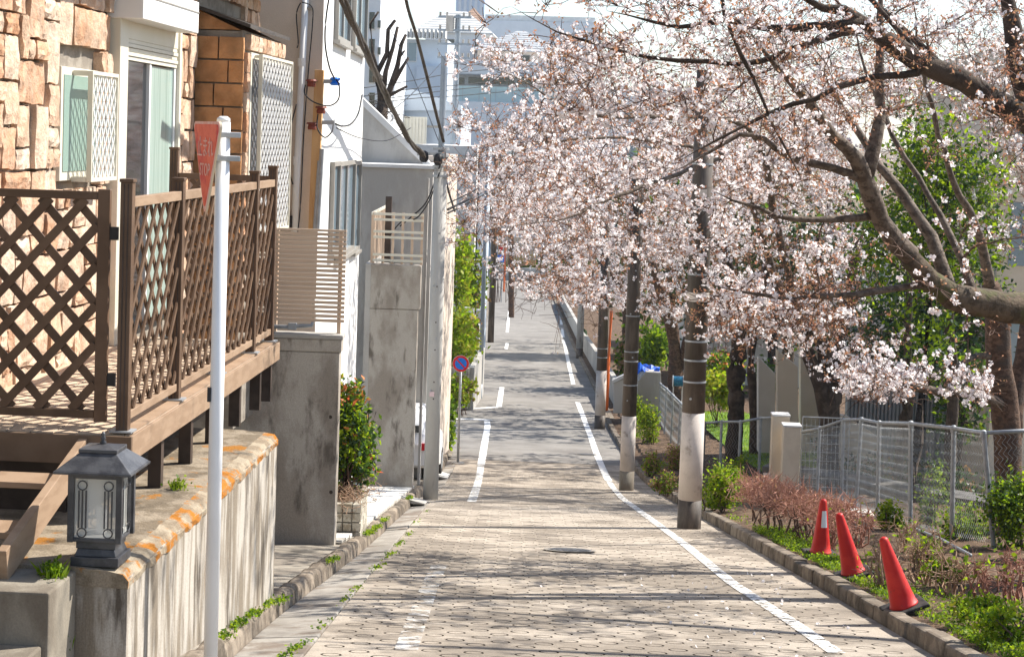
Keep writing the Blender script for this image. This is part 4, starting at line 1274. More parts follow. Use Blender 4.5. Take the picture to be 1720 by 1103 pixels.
MB().tube([(lb.x,lb.y,lzt), (lb.x,lb.y,at(760,95,lb.y).z)], [.055,.05], 14).build('steel_extension', M['polesteel'], lp)
for vv in (262, 280, 296, 250):
    zz = at(747,vv,lb.y).z
    MB().tube([(lb.x,lb.y,zz-.02),(lb.x,lb.y,zz+.02)], .14, 16).build('clamp', M['galv'], lp)
MB().bar((lb.x-.4,lb.y-.1,at(735,260,lb.y).z), (lb.x+.1,lb.y-.1,at(735,258,lb.y).z), .05, .05).build('cross_bracket', M['galv'], lp)
MB().box(lb.x-.06, lb.x+.02, lb.y-lrad(lzt)-.03, lb.y-lrad(lzt)-.02, at(731,664,lb.y).z, at(731,656,lb.y).z).build('notice', pm('pink_notice', (.66,.50,.50), rough=.7), lp)
for k, vv in enumerate((586, 640, 668, 480, 540)):
    zz = at(730,vv,lb.y).z
    MB().tube([(lb.x+.01,lb.y-lrad(zz)*.97,zz),(lb.x+.01,lb.y-lrad(zz)-.004,zz)], .013, 8).build('bolt_hole', M['support'], lp)
# cable clamp boxes at the pole head
for (u, v) in ((712,263),(736,268)):
    p = at(u, v, lb.y-.12)
    o = MB().lathe([(.04,-.10),(.075,-.06),(.08,.0),(.07,.07),(.03,.10)], p, 12).build('cable_drop', M['black'], lp, smooth=True)
# utility pole behind with a transformer
FPy = 92.0
fb = at(757, 330, FPy)
fp = thing('utility_pole', (fb.x, FPy, gz(FPy)), 'distant steel utility pole with transformer above the roofs', 'utility pole')
MB().tube([(fb.x,FPy,gz(FPy)), (fb.x+.1,FPy,at(775,25,FPy).z)], [.2,.14], 12).build('shaft', M['polesteel'], fp)
tzz = at(775,60,FPy).z
MB().box(fb.x-.5,fb.x-.1,FPy-.3,FPy+.3,tzz+.2,tzz+1.0).build('transformer', M['con_mid'], fp, bevel=.05)
for vv in (30, 52, 75, 98):
    zz = at(775,vv,FPy).z
    MB().box(fb.x-.9,fb.x+.8,FPy-.25,FPy-.15,zz-.05,zz+.05).build('crossarm', M['polesteel'], fp)
    for q in (-.8,-.45,.4,.7):
        MB().tube([(fb.x+q,FPy-.2,zz+.05),(fb.x+q,FPy-.2,zz+.25)], .06, 8).build('insulator', M['con_mid'], fp)

# no parking sign
b = g(769, 778, .01)
npk = thing('no_parking_sign', b, 'round blue sign with red rim and red diagonal bar on a thin grey pole', 'sign')
cz = at(769.5, 610, b.y).z; rr_ = 14.2/3000*b.y
o = MB().tube([(b.x,b.y,b.z),(b.x,b.y,cz+.05)], .032, 14).build('pole', M['galv'], npk, smooth=True)
MB().lathe([(.16,0),(.16,.03),(.05,.04)], b, 16).build('foot', M['con_mid'], npk)
def disc_y(r, y, n=32, th=.006):
    return MB().prism([(b.x+r*math.cos(2*math.pi*k/n), y, cz+r*math.sin(2*math.pi*k/n)) for k in range(n)], (0,th,0))
disc_y(rr_, b.y-.045).build('rim', M['white'], npk)
disc_y(rr_*.965, b.y-.049, th=.003).build('red_ring', M['red'], npk)
disc_y(rr_*.70, b.y-.053, th=.003).build('blue_field', M['signblue'], npk)
MB().bar((b.x-rr_*.50,b.y-.056,cz+rr_*.50), (b.x+rr_*.50,b.y-.056,cz-rr_*.50), rr_*.17, .003, (0,1,0)).build('diagonal_bar', M['red'], npk)
# far signs
b = g(838, 540)
fs_ = thing('road_signs', (at(842,500,150).x,150,gz(150)), 'small red and blue road signs on a post at the far crossing', 'sign')
xx = at(842,500,150).x
MB().tube([(xx,150,gz(150)),(xx,150,at(842,408,150).z)], .04, 8).build('post', M['galv'], fs_)
MB().prism([at(836,412,149.9), at(847,412,149.9), at(841,425,149.9)], (0,.03,0)).build('stop_plate', M['red'], fs_)
MB().prism([at(836,428,149.9), at(847,428,149.9), at(847,440,149.9), at(836,440,149.9)], (0,.03,0)).build('blue_plate', M['signblue'], fs_)
o = MB().tube([(at(846,500,170).x,170,gz(170)),(at(846,500,170).x,170,at(847,410,170).z)], .09, 8).build('marker_post', M['orange'])
tag(o, 'thin orange marker post at the far crossing', 'post')
# orange guard rod beside dark pole
o = MB().tube([g(1019,692,.05), at(1022,610,g(1019,692).y), at(1027,522,g(1019,692).y)], .055, 10).build('guard_rod', M['orange'], smooth=True)
tag(o, 'bright orange guy wire guard rod leaning beside the dark pole', 'rod')

# cables
def cable(label, pts, r, mat='cable', n=6, sub=6, name='cable'):
    P = [at(u, v, d) for u, v, d in pts]
    out = []
    m = len(P)
    for i in range(m-1):
        p0, p1, p2, p3 = P[max(i-1,0)], P[i], P[i+1], P[min(i+2,m-1)]
        for k in range(sub):
            t = k/sub
            out.append(.5*((2*p1) + (p2-p0)*t + (2*p0-5*p1+4*p2-p3)*t*t + (3*p1-p0-3*p2+p3)*t**3))
    out.append(P[-1])
    o = MB().tube(out, r, n).build(name, M[mat], smooth=True)
    return tag(o, label, 'cable')
bun = thing('cable_bundle', at(640,140,24), 'thick brown bundle of wrapped cables coming down to the grey pole', 'cable')
core = [(548,-70,17),(575,0,18.5),(606,68,21),(636,135,24),(662,190,26.5),(688,238,29),(712,262,30.3)]
for j in range(5):
    P = []
    ox, oz = rng.normal(0,.018), rng.normal(0,.018)
    for k in range(49):
        s = k/48*(len(core)-1); i = min(int(s), len(core)-2); f = s-i
        u, v, d = [core[i][q]*(1-f)+core[i+1][q]*f for q in range(3)]
        p = at(u, v, d); P.append(p + Vector((ox+.012*math.sin(k*.7+j*1.3), 0, oz+.012*math.cos(k*.7+j*1.3))))
    MB().tube(P, .026, 7).build('strand', M['bundle'], bun, smooth=True)
p = at(634,132,24); MB().lathe([(.06,-.05),(.075,0),(.06,.05)], p, 10).build('joint', M['bundle'], bun)
cable('ivy like wrapped cable hanging from above to the grey pole', [(676,-40,27),(684,10,27.5),(700,62,28.3),(720,140,29),(735,200,29.8),(745,238,30.3)], .028, 'bundle')
t_ = np.array([[*at(676+(745-676)*f, -40+278*f, 27+3.3*f)] for f in np.linspace(0,1,60)]) + rng.normal(0,.06,(60,3))*np.array([1,.5,1])
cable('black house cable arching down to the blue reel on the timber post', [(560,-40,21.8),(549,20,21.8),(546,70,21.8),(553,112,21.8),(563,134,21.8)], .011)
cable('black cable loop hanging from the timber post brackets', [(513,143,21.7),(512,158,21.65),(528,172,21.6),(552,178,21.6),(568,168,21.6),(570,146,21.7),(565,134,21.75)], .009)
cable('lower black cable loop under the brown insulators', [(534,192,21.7),(533,215,21.65),(545,231,21.6),(557,222,21.6),(560,210,21.7)], .009)
cable('thin black cable running down beside the white downpipe', [(507,4,21.8),(524,12,21.8),(525,40,21.8),(518,120,21.85),(510,230,21.85),(505,340,21.85),(500,390,21.85)], .008)
cable('thin black cable looping behind the white downpipe', [(505,5,21.85),(498,25,21.85),(501,70,21.85),(499,81,21.85)], .008)
cable('slack black cable on the beige end wall', [(498,175,21.85),(488,215,21.85),(481,255,21.85),(485,285,21.85),(492,310,21.85)], .008)
cable('cut cable end dangling from the lower bracket', [(563,208,21.9),(575,212,22.5),(590,208,23.5),(602,190,24.5),(608,160,25.5)], .012)
cable('thin wire from the white wall down towards the grey pole', [(565,215,22),(605,232,26),(650,236,29),(690,215,30)], .007)
cable('dark drop wire from grey pole to the balcony post', [(740,275,30.2),(725,320,31),(712,345,31.5),(690,365,32),(672,380,32)], .014)
cable('second dark drop wire ending at the balcony', [(738,290,30.2),(722,335,31),(700,366,31.6),(675,372,32),(655,395,32)], .012)
for i, (dv, r_) in enumerate(((0,.020),(6,.016),(-10,.010))):
    cable(('heavy', 'doubled', 'thin')[i] + ' black service cable crossing the street through the blossom', [(752,352+dv,30.6),(800,328+dv,33),(860,292+dv,36),(925,235+dv,39),(985,185+dv,42),(1060,128+dv,46)], r_)
for i, (v0, v1) in enumerate(((128,122),(142,143),(152,150),(158,161))):
    cable(('topmost','upper','lower','lowest')[i] + ' far overhead line before the white terrace', [(610,v0+20,80),(690,v0+8,85),(770,v1,92),(860,v1-8,95),(980,v1-20,100)], .022)
cable('thin wire slanting down across the pale houses', [(652,40,40),(690,120,36),(740,245,30.6)], .008)
cable('wire running from transformer towards the street', [(772,72,92),(700,150,60),(640,200,45),(600,240,38)], .014)
cable('pole stay wire with dark sleeve below the pole head', [(748,300,30.6),(756,330,32),(764,355,33.5)], .02)
# ================================================================== CONES
def cone(u, v, h, tilt, az, label, sticker=False, Y=None):
    b = g(u, v, .14)
    t = thing('traffic_cone', b, label, 'traffic cone', 'traffic cones behind the kerb')
    s = h/.70
    Rm = Matrix.Translation(b) @ Matrix.Rotation(az, 4, 'Z') @ Matrix.Rotation(tilt, 4, 'X') @ Matrix.Scale(s, 4)
    MB(Rm).box(-.19,.19,-.19,.19,0,.035).build('base', M['rubber'], t, bevel=.012)
    prof = [(.135,.03),(.130,.05),(.122,.055),(.107,.15),(.090,.28),(.073,.42),(.056,.56),(.044,.655),(.041,.675),(.030,.69),(.012,.698)]
    mb = MB(Rm); mb.lathe(prof, (0,0,0), 28); mb.build('body', M['conered'], t, smooth=True)
    if sticker:
        mb = MB(Rm); vs = []
        for z in (.36,.56):
            r_ = .098 - (z-.28)*.143 + .003
            for k in range(5):
                a = -math.pi/2 - .45 + .9*k/4
                vs.append((r_*math.cos(a), r_*math.sin(a), z))
        mb.add(vs, [(k,k+1,6+k,5+k) for k in range(4)]); so = mb.build('sticker', M['white'], t)
    return t
cone(1378, 931, .64, R(2), .2, 'upright red traffic cone with a white sticker by the brown hedge', True)
cone(1434, 965, .64, R(-16), R(95), 'red traffic cone leaning on a tilted black base between the two others', False)
cone(1520, 1021, .63, R(-20), R(98), 'most tilted red traffic cone, its base half buried in weeds', False)

# ================================================================== WIRE FENCES
def chain_panel(par, a0, a1, b0, b1, cellw=.062, r=.0024):
    """woven wire between posts: a0,a1 = bottom/top of first post, b0,b1 of second"""
    a0, a1, b0, b1 = [np.array(p) for p in (a0,a1,b0,b1)]
    L_ = np.linalg.norm(b0-a0); H_ = np.linalg.norm(a1-a0)
    nw = max(4, int(L_/cellw)); m = max(6, int(H_/(cellw*1.05)))
    ks = np.arange(nw+1)
    t = np.linspace(0,1,m+1)
    nrm = np.cross((b0-a0)/L_, [0,0,1.])
    s = (ks[:,None] + .5*np.where((np.arange(m+1)[None]+0*ks[:,None]) % 2 == 0, -1, 1)*.98)/nw
    s = np.clip(s, 0, 1)
    P = (a0*(1-s[...,None]) + b0*s[...,None])*(1-t[None,:,None]) + (a1*(1-s[...,None]) + b1*s[...,None])*t[None,:,None]
    P = P + nrm*.002*np.where(np.arange(m+1) % 2 == 0, 1, -1)[None,:,None]
    V, Fc = tubes_np(P, np.full(P.shape[:2], r), 3)
    o = mesh_np('wire_mesh', V, Fc, M['wire'], par); o['kind'] = 'stuff'
def wire_fence(label, posts, name='chain_link_fence', cellw=.062, r=.0031):
    """posts: list of (bottom Vector, top Vector)"""
    t = thing(name, posts[len(posts)//2][0], label, 'fence')
    for a, b in posts:
        MB().tube([a - Vector((0,0,.15)), b], .032, 10).build('post', M['galv'], t, smooth=False)
        MB().lathe([(.040,-.05),(.042,0),(.034,.03),(.012,.042)], b, 10).build('post_cap', M['galv'], t)
    for (a0, a1), (b0, b1) in zip(posts[:-1], posts[1:]):
        MB().tube([a1, b1], .027, 8).build('top_rail', M['galv'], t, smooth=True)
        chain_panel(t, a0, a1, b0, b1, cellw, r)
    return t
def fpost_px(ut, vt, ub, vb, dz=.14):
    b = g(ub, vb, dz); a = at(ut, vt, b.y)
    return (b, a)
near = [fpost_px(*q) for q in ((1341,726,1337,830),(1377,719,1372,838),(1417,705,1413,848),(1447,704,1437,856),(1477,710,1474,868),(1530,711,1530,890),(1602,719,1599,908),(1652,727,1672,922))]
e = near[-1]; n2 = (e[0] + Vector((1.0,.25,-.0)), e[1] + Vector((1.0,.2,.06)))
near.append(n2); near.append((n2[0]+Vector((1.8,.4,0)), n2[1]+Vector((1.8,.4,.1))))
wire_fence('sagging chain link fence with pipe rail behind the traffic cones', near)
mid_f = [fpost_px(*q) for q in ((1184,710,1180,800),(1212,708,1209,802),(1244,708,1240,806),(1278,702,1274,808),(1299,701,1296,812))]
wire_fence('chain link fence between the cream banded pole and the gate piers', mid_f, cellw=.085, r=.0027)
st_f = [fpost_px(*q) for q in ((1091,616,1088,682),(1100,632,1097,698),(1110,645,1106,712),(1120,653,1116,728),(1131,664,1127,742),(1143,676,1139,756),(1160,694,1156,776),(1184,710,1180,800))]
wire_fence('chain link fence stepping down along the garden towards the street', st_f, cellw=.10, r=.0034)
# lower broken rail
o = MB().tube([g(1538,888,.2), g(1580,905,.18), g(1630,932,.16)], .022, 8).build('fallen_rail', M['galv'], smooth=True)
tag(o, 'loose galvanised pipe lying along the foot of the chain link fence', 'pipe')

# gate piers and steel gate
gpz = g(1330, 838, .1); YG2 = gpz.y
for i, (u0, u1, vt, dy, lab) in enumerate(((1296,1324,699,.55,'taller beige gate pier at the end of the chain link fence'), (1315,1344,717,0,'shorter beige gate pier beside the steel mesh gate'))):
    xa, xb = at(u0,760,YG2+dy).x, at(u1,760,YG2+dy).x
    zt = at(u0,vt,YG2+dy).z
    t = thing('gate_pier', (xa, YG2, gz(YG2)), lab, 'pier')
    MB().box(xa, xb, YG2+dy, YG2+dy+.36, gz(YG2)-.4, zt).build('shaft', pm('beige_pier%d'%i, (.56,.47,.36), (.62,.53,.41), sc=2, rough=.85), t, bevel=.012)
    MB().box(xa-.015, xb+.015, YG2+dy-.015, YG2+dy+.375, zt+.002, zt+.04).build('cap', M['con_light'], t, bevel=.008)
MB().box(at(1283,800,YG2).x, at(1294,800,YG2).x, YG2-.1, YG2+.15, gz(YG2)-.2, at(1285,796,YG2).z).build('x', M['beige']).name = 'low_block'
tag(bpy.data.objects['low_block'], 'small beige block at the foot of the taller gate pier', 'block')
sg = thing('mesh_gate', (at(1350,800,YG2+.8).x, YG2+.8, gz(YG2)), 'galvanised steel grid gate behind the beige piers', 'gate')
xa, xb = at(1346,760,YG2+.9).x, at(1425,760,YG2+.9).x
za, zb = at(1380,832,YG2+.9).z, at(1380,701,YG2+.9).z
yy = YG2+.9
for k in range(10):
    zz = za + (zb-za)*k/9
    MB().tube([(xa,yy,zz),(xb,yy,zz)], .014 if k in (0,9) else .006, 6).build('bar', M['galv'], sg)
for k in range(12):
    xx = xa + (xb-xa)*k/11
    MB().tube([(xx,yy+.01,za),(xx,yy+.01,zb)], .014 if k in (0,11) else .005, 6).build('bar', M['galv'], sg)
# ================================================================== SCHOOL-LIKE BUILDING BEHIND THE FENCE
Yb = 43.0
bl = thing('beige_building', (at(1600,700,Yb).x, Yb, gz(Yb)-1), 'beige building with a grey ribbed wall behind the cherry trunks', 'building')
def bz(u,v,Y): return at(u,v,Y).z
M['bldg'] = pm('beige_wall', (.60,.51,.40), (.64,.55,.44), sc=1, rough=.9, grain=.03)
M['bldg2'] = pm('pale_wall', (.56,.53,.48), (.60,.57,.52), sc=1, rough=.9, grain=.03)
x0, x1 = at(1425,650,Yb).x, at(1668,650,Yb).x
zt = bz(1550,586,Yb)
MB().box(x0, x1, Yb+.06, Yb+.4, gz(Yb)-2, zt).build('ribbed_wall', M['polesteel'], bl)
mb = MB(); x = x0; 
while x < x1:
    mb.box(x, x+.045, Yb, Yb+.058, gz(Yb)-2, zt); x += .09
o = mb.build('rib_cladding', pm('grey_cladding', (.24,.245,.26), (.29,.295,.31), sc=2, rough=.5), bl); o['kind'] = 'stuff'
MB().bar((at(1535,600,Yb-.1).x, Yb-.1, bz(1535,630,Yb)), (at(1585,600,Yb-.1).x, Yb-.1, bz(1578,668,Yb)), .12, .10).build('stair_rail', M['con_light'], bl)
MB().box(at(1672,500,Yb-3).x, at(2000,500,Yb-3).x, Yb-3, Yb+8, gz(Yb)-2, bz(1700,90,Yb)).build('tall_block', M['bldg'], bl)
MB().box(at(1622,500,Yb+1).x, at(1672,500,Yb+1).x, Yb+1, Yb+8, gz(Yb)-2, bz(1700,180,Yb)).build('grey_block', M['bldg2'], bl)
for k in range(3):
    zz = bz(1690, 560-k*190, Yb-3)
    MB().box(at(1690,500,Yb-3).x, at(1690,500,Yb-3).x+1.6, Yb-3.03, Yb-3.002, zz-1.0, zz+.4).build('window', M['glass_blue'], bl)
MB().prism([Vector((p.x,Yb-1.5,p.z)) for p in (at(1425,700,Yb-1.5), at(1480,738,Yb-1.5), at(1480,900,Yb-1.5), at(1380,900,Yb-1.5), at(1380,690,Yb-1.5))], (0,.3,0)).build('stair_wall', M['bldg'], bl)
for (u0,u1,vt,dy) in ((1274,1302,600,4),(1306,1340,588,3.2),(1345,1400,560,6)):
    MB().prism([Vector((p.x,Yb+dy,p.z)) for p in (at(u0,vt,Yb+dy), at(u1,vt+28,Yb+dy), at(u1,760,Yb+dy), at(u0,760,Yb+dy))], (0,.5,0)).build('raked_pier', M['bldg2'] if u0<1300 else M['bldg'], bl)
MB().box(at(1150,500,75).x, at(1420,500,75).x, 75, 82, gz(75)-2, bz(1300,440,75)).build('rear_block', M['bldg2'], bl)
# concrete bank behind the near fence
bk = MB(); p_ = [near[i][0] for i in range(len(near))]
rt = thing('bank_wall', near[4][0]+Vector((1,2.2,-.5)), 'grey sloping concrete bank seen through the chain link fence', 'wall')
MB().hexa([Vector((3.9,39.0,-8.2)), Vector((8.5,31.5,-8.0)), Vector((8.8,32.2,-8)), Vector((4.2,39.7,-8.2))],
          [Vector((3.9,39.0,-7.0)), Vector((8.5,31.5,-6.3)), Vector((8.8,32.2,-6.3)), Vector((4.2,39.7,-7.0))]).build('panel', pm('shaded_bank', (.10,.095,.09), (.17,.16,.15), sc=2, rough=.95, bump=.5, bsc=30), rt)  # concrete coloured dark to carry the tree shade lying on the bank
bkb = thing('footing_block', g(1440,890,.14), 'beige concrete footing block behind the leaning cones', 'block')
bq = g(1442,888,.14)
MB().box(bq.x-.25, bq.x+.22, bq.y, bq.y+.4, bq.z-.1, bq.z+.2).build('block', M['beige'], bkb, bevel=.015)
MB().box(bq.x-.2, bq.x+.17, bq.y+.05, bq.y+.35, bq.z+.2, bq.z+.225).build('cap', M['con_mid'], bkb, bevel=.01)

# ================================================================== GARDEN THINGS BEYOND THE POLES
Yc = 57.0
xb0, xb1 = at(1071,660,Yc).x, at(1111,660,Yc).x
bn = thing('concrete_bin', (xb0, Yc, gz(Yc)), 'grey concrete bin wall with sloping sides under the blue tarpaulin', 'bin')
zt = at(1090,628,Yc).z
MB().prism([Vector((p.x,Yc,p.z)) for p in (at(1071,640,Yc), at(1085,624,Yc), at(1110,626,Yc), at(1112,700,Yc), at(1071,700,Yc))], (0,1.6,0)).build('body', M['con_mid'], bn, bevel=.02)
MB().prism([Vector((p.x,Yc-.5,p.z)) for p in (at(1030,640,Yc), at(1068,622,Yc), at(1068,690,Yc), at(1030,690,Yc))], (0,.25,0)).build('wing_wall', M['con_mid'], bn, bevel=.015)
MB().bar(at(1029,640,Yc-.4), at(1068,621,Yc-.4), .3, .09).build('wing_coping', M['con_light'], bn)
tp_ = MB(); vs = []; nn = 9
for j in range(nn):
    for i in range(nn):
        a, c = i/(nn-1), j/(nn-1)
        p = at(1070+38*a, 615+10*a*a, Yc+.2+1.3*c)
        vs.append((p.x, p.y, p.z + .12*math.sin(a*7+c*5) + rng.normal(0,.04) - (.25 if (c == 0) else 0)))
tp_.add(vs, [(j*nn+i, j*nn+i+1, (j+1)*nn+i+1, (j+1)*nn+i) for j in range(nn-1) for i in range(nn-1)])
o = tp_.build('tarpaulin', pm('blue_tarpaulin', (.01,.09,.55), (.02,.15,.7), sc=5, rough=.4, transl=.15))
so = o.modifiers.new('thick', 'SOLIDIFY'); so.thickness = .02
tag(o, 'crumpled bright blue tarpaulin over the concrete bin', 'tarpaulin')
hp = at(1139,640,52)
hr = thing('hose_reel', hp, 'blue garden hose wound on a white reel in the garden', 'hose reel')
mb = MB()
for k in range(7):
    yy_ = -.12+.04*k
    mb.tube([(hp.x+yy_, hp.y+.13*math.cos(a), hp.z+.13*math.sin(a)) for a in np.linspace(0,2*math.pi,17)], .022, 6, False)
mb.build('hose', pm('hose_blue', (.03,.12,.25), (.05,.3,.45), sc=30, rough=.4), hr)
for s in (-.15,.15):
    MB().tube([(hp.x+s-.01,hp.y,hp.z),(hp.x+s+.01,hp.y,hp.z)], .17, 16).build('flange', M['white'], hr)
for s in (-.13,.13):
    MB().bar((hp.x+s,hp.y,hp.z-.16),(hp.x+s,hp.y,gz(52)), .03, .05, (0,1,0)).build('stand_leg', M['white'], hr)
lw = thing('roadside_wall', (st(rx(90)+.3,90)), 'low grey roadside wall along the far stretch under the blossom', 'wall')
y = 62.0
while y < 150:
    y2 = y+3.97
    MB().hexa([st(rx(y)+.4,y,-.2), st(rx(y)+.6,y,-.2), st(rx(y2)+.6,y2,-.2), st(rx(y2)+.4,y2,-.2)],
              [st(rx(y)+.4,y,.95), st(rx(y)+.6,y,.95), st(rx(y2)+.6,y2,.95), st(rx(y2)+.4,y2,.95)]).build('panel', M['con_mid'], lw, bevel=.015)
    y = y2+.03
# ================================================================== CHERRY TREES
ang5 = 2*np.pi*np.arange(5)/5
def flowers_np(P, rad, r):
    n = len(P)
    nr = rand_dirs(n, r, .15)
    a = rand_dirs(n, r); a -= nr*np.sum(a*nr,1,keepdims=True); a /= np.linalg.norm(a,axis=1,keepdims=True)+1e-9
    b = np.cross(nr, a)
    rr = (rad*r.uniform(.75,1.2,n))
    V = np.empty((n,6,3)); V[:,0] = P
    for k in range(5):
        V[:,k+1] = P + (a*math.cos(ang5[k]) + b*math.sin(ang5[k]))*rr[:,None] + nr*(rr*.35)[:,None]
    base = np.arange(n)[:,None]*6
    T = np.array([[0,1,2],[0,2,3],[0,3,4],[0,4,5],[0,5,1]])
    Fc = (base[:,:,None] + T[None]).reshape(-1,3)
    return V.reshape(-1,3), Fc
def dens(uv, near=False):
    u, v = uv[:,0], uv[:,1]
    left = np.interp(v, [-200,0,60,100,140,200,300,440,480,520,560,600,700], [860,820,790,745,765,750,742,745,775,815,835,1190,1200])
    low = np.interp(u, [700,760,850,900,1000,1060,1150,1200,1300,1450,1650,1720], [380,425,480,500,520,525,560,620,640,675,680,640])
    d = np.ones(len(uv))
    d[(u < left) | (v > low)] = 0
    e = np.clip((u-left)/100, .45, 1); d *= e
    d[(u > 1425) & (u < 1650) & (v > 190) & (v < 560)] *= .22
    d[(u > 1640) & (v > 230) & (v < 560)] *= .35
    d[(v > 455) & (v < 490) & (u > 1150)] *= .5
    d[(v > 560) & (u < 1400)] *= .45
    d[(u < 905) & (v < 195)] *= .16
    d[(u > 1190) & (u < 1430) & (v > 330) & (v < 470)] *= .40
    d[(u > 1000) & (u < 1190) & (v > 430)] *= .5
    d[(u < 905) & (v > 390)] *= .28
    d[(u < 1000) & (v > 425)] *= .55
    d[(u > 1230) & (u < 1440) & (v > 530)] *= .5
    return d
def poly(pts, step=.22):
    """pts: (u,v,depth,radius) pixel trace at its depth -> arrays"""
    P = [at(u,v,d) if not isinstance(u, Vector) else u for u,v,d,_ in pts]
    Rr = [q[3] for q in pts]
    m = len(P); out, ro = [], []
    for i in range(m-1):
        p0, p1, p2, p3 = P[max(i-1,0)], P[i], P[i+1], P[min(i+2,m-1)]
        n = max(2, int((p2-p1).length/step))
        for k in range(n):
            t = k/n
            out.append(.5*((2*p1) + (p2-p0)*t + (2*p0-5*p1+4*p2-p3)*t*t + (3*p1-p0-3*p2+p3)*t**3)); ro.append(Rr[i]*(1-t)+Rr[i+1]*t)
    out.append(P[-1]); ro.append(Rr[-1])
    return np.array([tuple(p) for p in out]), np.array(ro)
TOTALS = [0,0,0]
def cherry(name, label, trunks, limbs, crown, ntar, seed, fl=.019, lam=3.2, budn=3.0, bark='bark', limbbark='barkgrey', twig_k=1.5, usemask=True, extra=None, budsize=.022, group='flowering cherry trees', tr_n=12, spread_from='all', nodir=None):
    r = np.random.default_rng(seed)
    T0 = trunks[0]
    root = T0[0]
    base = at(*root[:3]) if not isinstance(root[0], Vector) else root[0]
    t = thing(name, base, label, 'tree', group)
    N, D, RR = [], [], []
    def addp(P, Rr):
        d = np.gradient(P, axis=0); d /= np.linalg.norm(d,axis=1,keepdims=True)+1e-9
        N.append(P); D.append(d); RR.append(Rr)
    for q in trunks:
        P, Rr = poly(q, .3); P = P + r.normal(0,.012,P.shape)
        MB().tube([Vector(p) for p in P], list(Rr*(1+r.normal(0,.05,len(Rr)))), tr_n).build('trunk', M[bark], t, smooth=True)
        addp(P[len(P)//2:], Rr[len(P)//2:])
    for q in limbs:
        P, Rr = poly(q); P = P + r.normal(0,.010,P.shape)
        Rr = Rr*np.interp(np.linspace(0,1,len(Rr)), [0,.8,1], [1.08,1.05,.2])
        MB().tube([Vector(p) for p in P], list(Rr*(1+r.normal(0,.06,len(Rr)))), 10).build('limb', M[limbbark], t, smooth=True)
        addp(P[1:], Rr[1:])
    # targets
    tg = []
    for (cx, cy, cz, rx_, ry_, rz_, w_) in crown:
        n = int(ntar*w_); got = 0; tries = 0
        while got < n and tries < 40:
            tries += 1
            d = rand_dirs(n*2, r)*(r.uniform(.12,1,(n*2,1))**.45)*np.array([rx_,ry_,rz_]) + np.array([cx,cy,cz])
            if usemask:
                uv = project(d); d = d[r.random(len(d)) < dens(uv)]
            d = d[d[:,2] > -99][:n-got]
            tg.append(d); got += len(d)
    if extra is not None: tg.append(extra)
    tg = np.concatenate(tg) if tg else np.zeros((0,3))
    NP, ND, NR = np.concatenate(N), np.concatenate(D), np.concatenate(RR)
    c0 = NP.mean(0)
    order = np.argsort(np.min(np.linalg.norm(tg[:,None]-NP[None,::3],axis=2),axis=1)) if len(tg) else []
    K = 7; tt = np.linspace(0,1,K)[:,None]
    paths, prads = [], []
    cap = len(tg)*(K-1)+len(NP)
    AP = np.empty((cap,3)); AD = np.empty((cap,3)); AR = np.empty(cap); m = len(NP)
    AP[:m], AD[:m], AR[:m] = NP, ND, NR
    for k in order:
        x = tg[k]
        i = int(np.argmin(np.sum((AP[:m]-x)**2,1)))
        p0 = AP[i]; L_ = np.linalg.norm(x-p0)
        if L_ < .12: continue
        dirn = AD[i]*.35 + (x-p0)/L_*.3 + r.normal(0,.18,3)
        c1 = p0 + dirn*L_*.55 + np.array([0,0,.08*L_])
        P = p0*(1-tt)**2 + c1*2*tt*(1-tt) + x*tt**2
        P[1:-1] += r.normal(0,.02*min(L_,1.5),(K-2,3))
        r0 = min(.008+.016*L_, AR[i]*.85); Rr = np.linspace(r0, .0042, K)
        paths.append(P); prads.append(Rr)
        d = np.gradient(P,axis=0); d /= np.linalg.norm(d,axis=1,keepdims=True)+1e-9
        AP[m:m+K-1], AD[m:m+K-1], AR[m:m+K-1] = P[1:], d[1:], Rr[1:]
        m += K-1
    if not paths: return t
    paths = np.array(paths); prads = np.array(prads)
    V1, F1 = tubes_np(paths, prads, 4)
    # twigs
    nb = paths[:,2:].reshape(-1,3); db = np.gradient(paths,axis=1)[:,2:].reshape(-1,3); db /= np.linalg.norm(db,axis=1,keepdims=True)+1e-9
    cnt = r.poisson(twig_k, len(nb)); idx = np.repeat(np.arange(len(nb)), cnt)
    tl = r.uniform(.10,.42,(len(idx),1))
    dd = rand_dirs(len(idx), r, .25) + db[idx]*.6; dd /= np.linalg.norm(dd,axis=1,keepdims=True)
    a = nb[idx]; b = a + dd*tl*.55 + r.normal(0,.015,(len(idx),3)); c = a + dd*tl + np.array([0,0,-.03])*tl + r.normal(0,.02,(len(idx),3))
    TW = np.stack([a,b,c],1); TR = np.repeat(np.array([[.0046,.0036,.0026]]), len(idx), 0)
    V2, F2 = tubes_np(TW, TR*(1+.008*np.maximum(0, base.y-22)), 3)
    o = mesh_np('branches', np.concatenate([V1,V2]), np.concatenate([F1, F2+len(V1)]), M['twig'], t)
    # clusters
    cl = np.concatenate([c, b[r.random(len(b))<.7], nb[r.random(len(nb))<.5]])
    keep = (dens(project(cl)) > 0) | (r.random(len(cl)) < .04) if usemask else np.ones(len(cl),bool)
    cl = cl[keep]
    # flowering comes in sprays: a smooth random field decides where it is full, elsewhere only buds and young leaves
    kf = r.normal(size=(10,3))*np.linspace(.8,3.2,10)[:,None]; ph_ = r.uniform(0,6.28,10)
    fld = np.sin(cl @ kf.T + ph_).sum(1)/3.2
    act = r.random(len(cl)) < np.clip(.38 + .42*fld, .04, .92)
    nf = np.where(act, r.poisson(lam*2.5, len(cl)), 0)
    fi = np.repeat(np.arange(len(cl)), nf)
    FP_ = cl[fi] + rand_dirs(len(fi), r)*r.uniform(.012,.046,(len(fi),1))*(fl/.019)
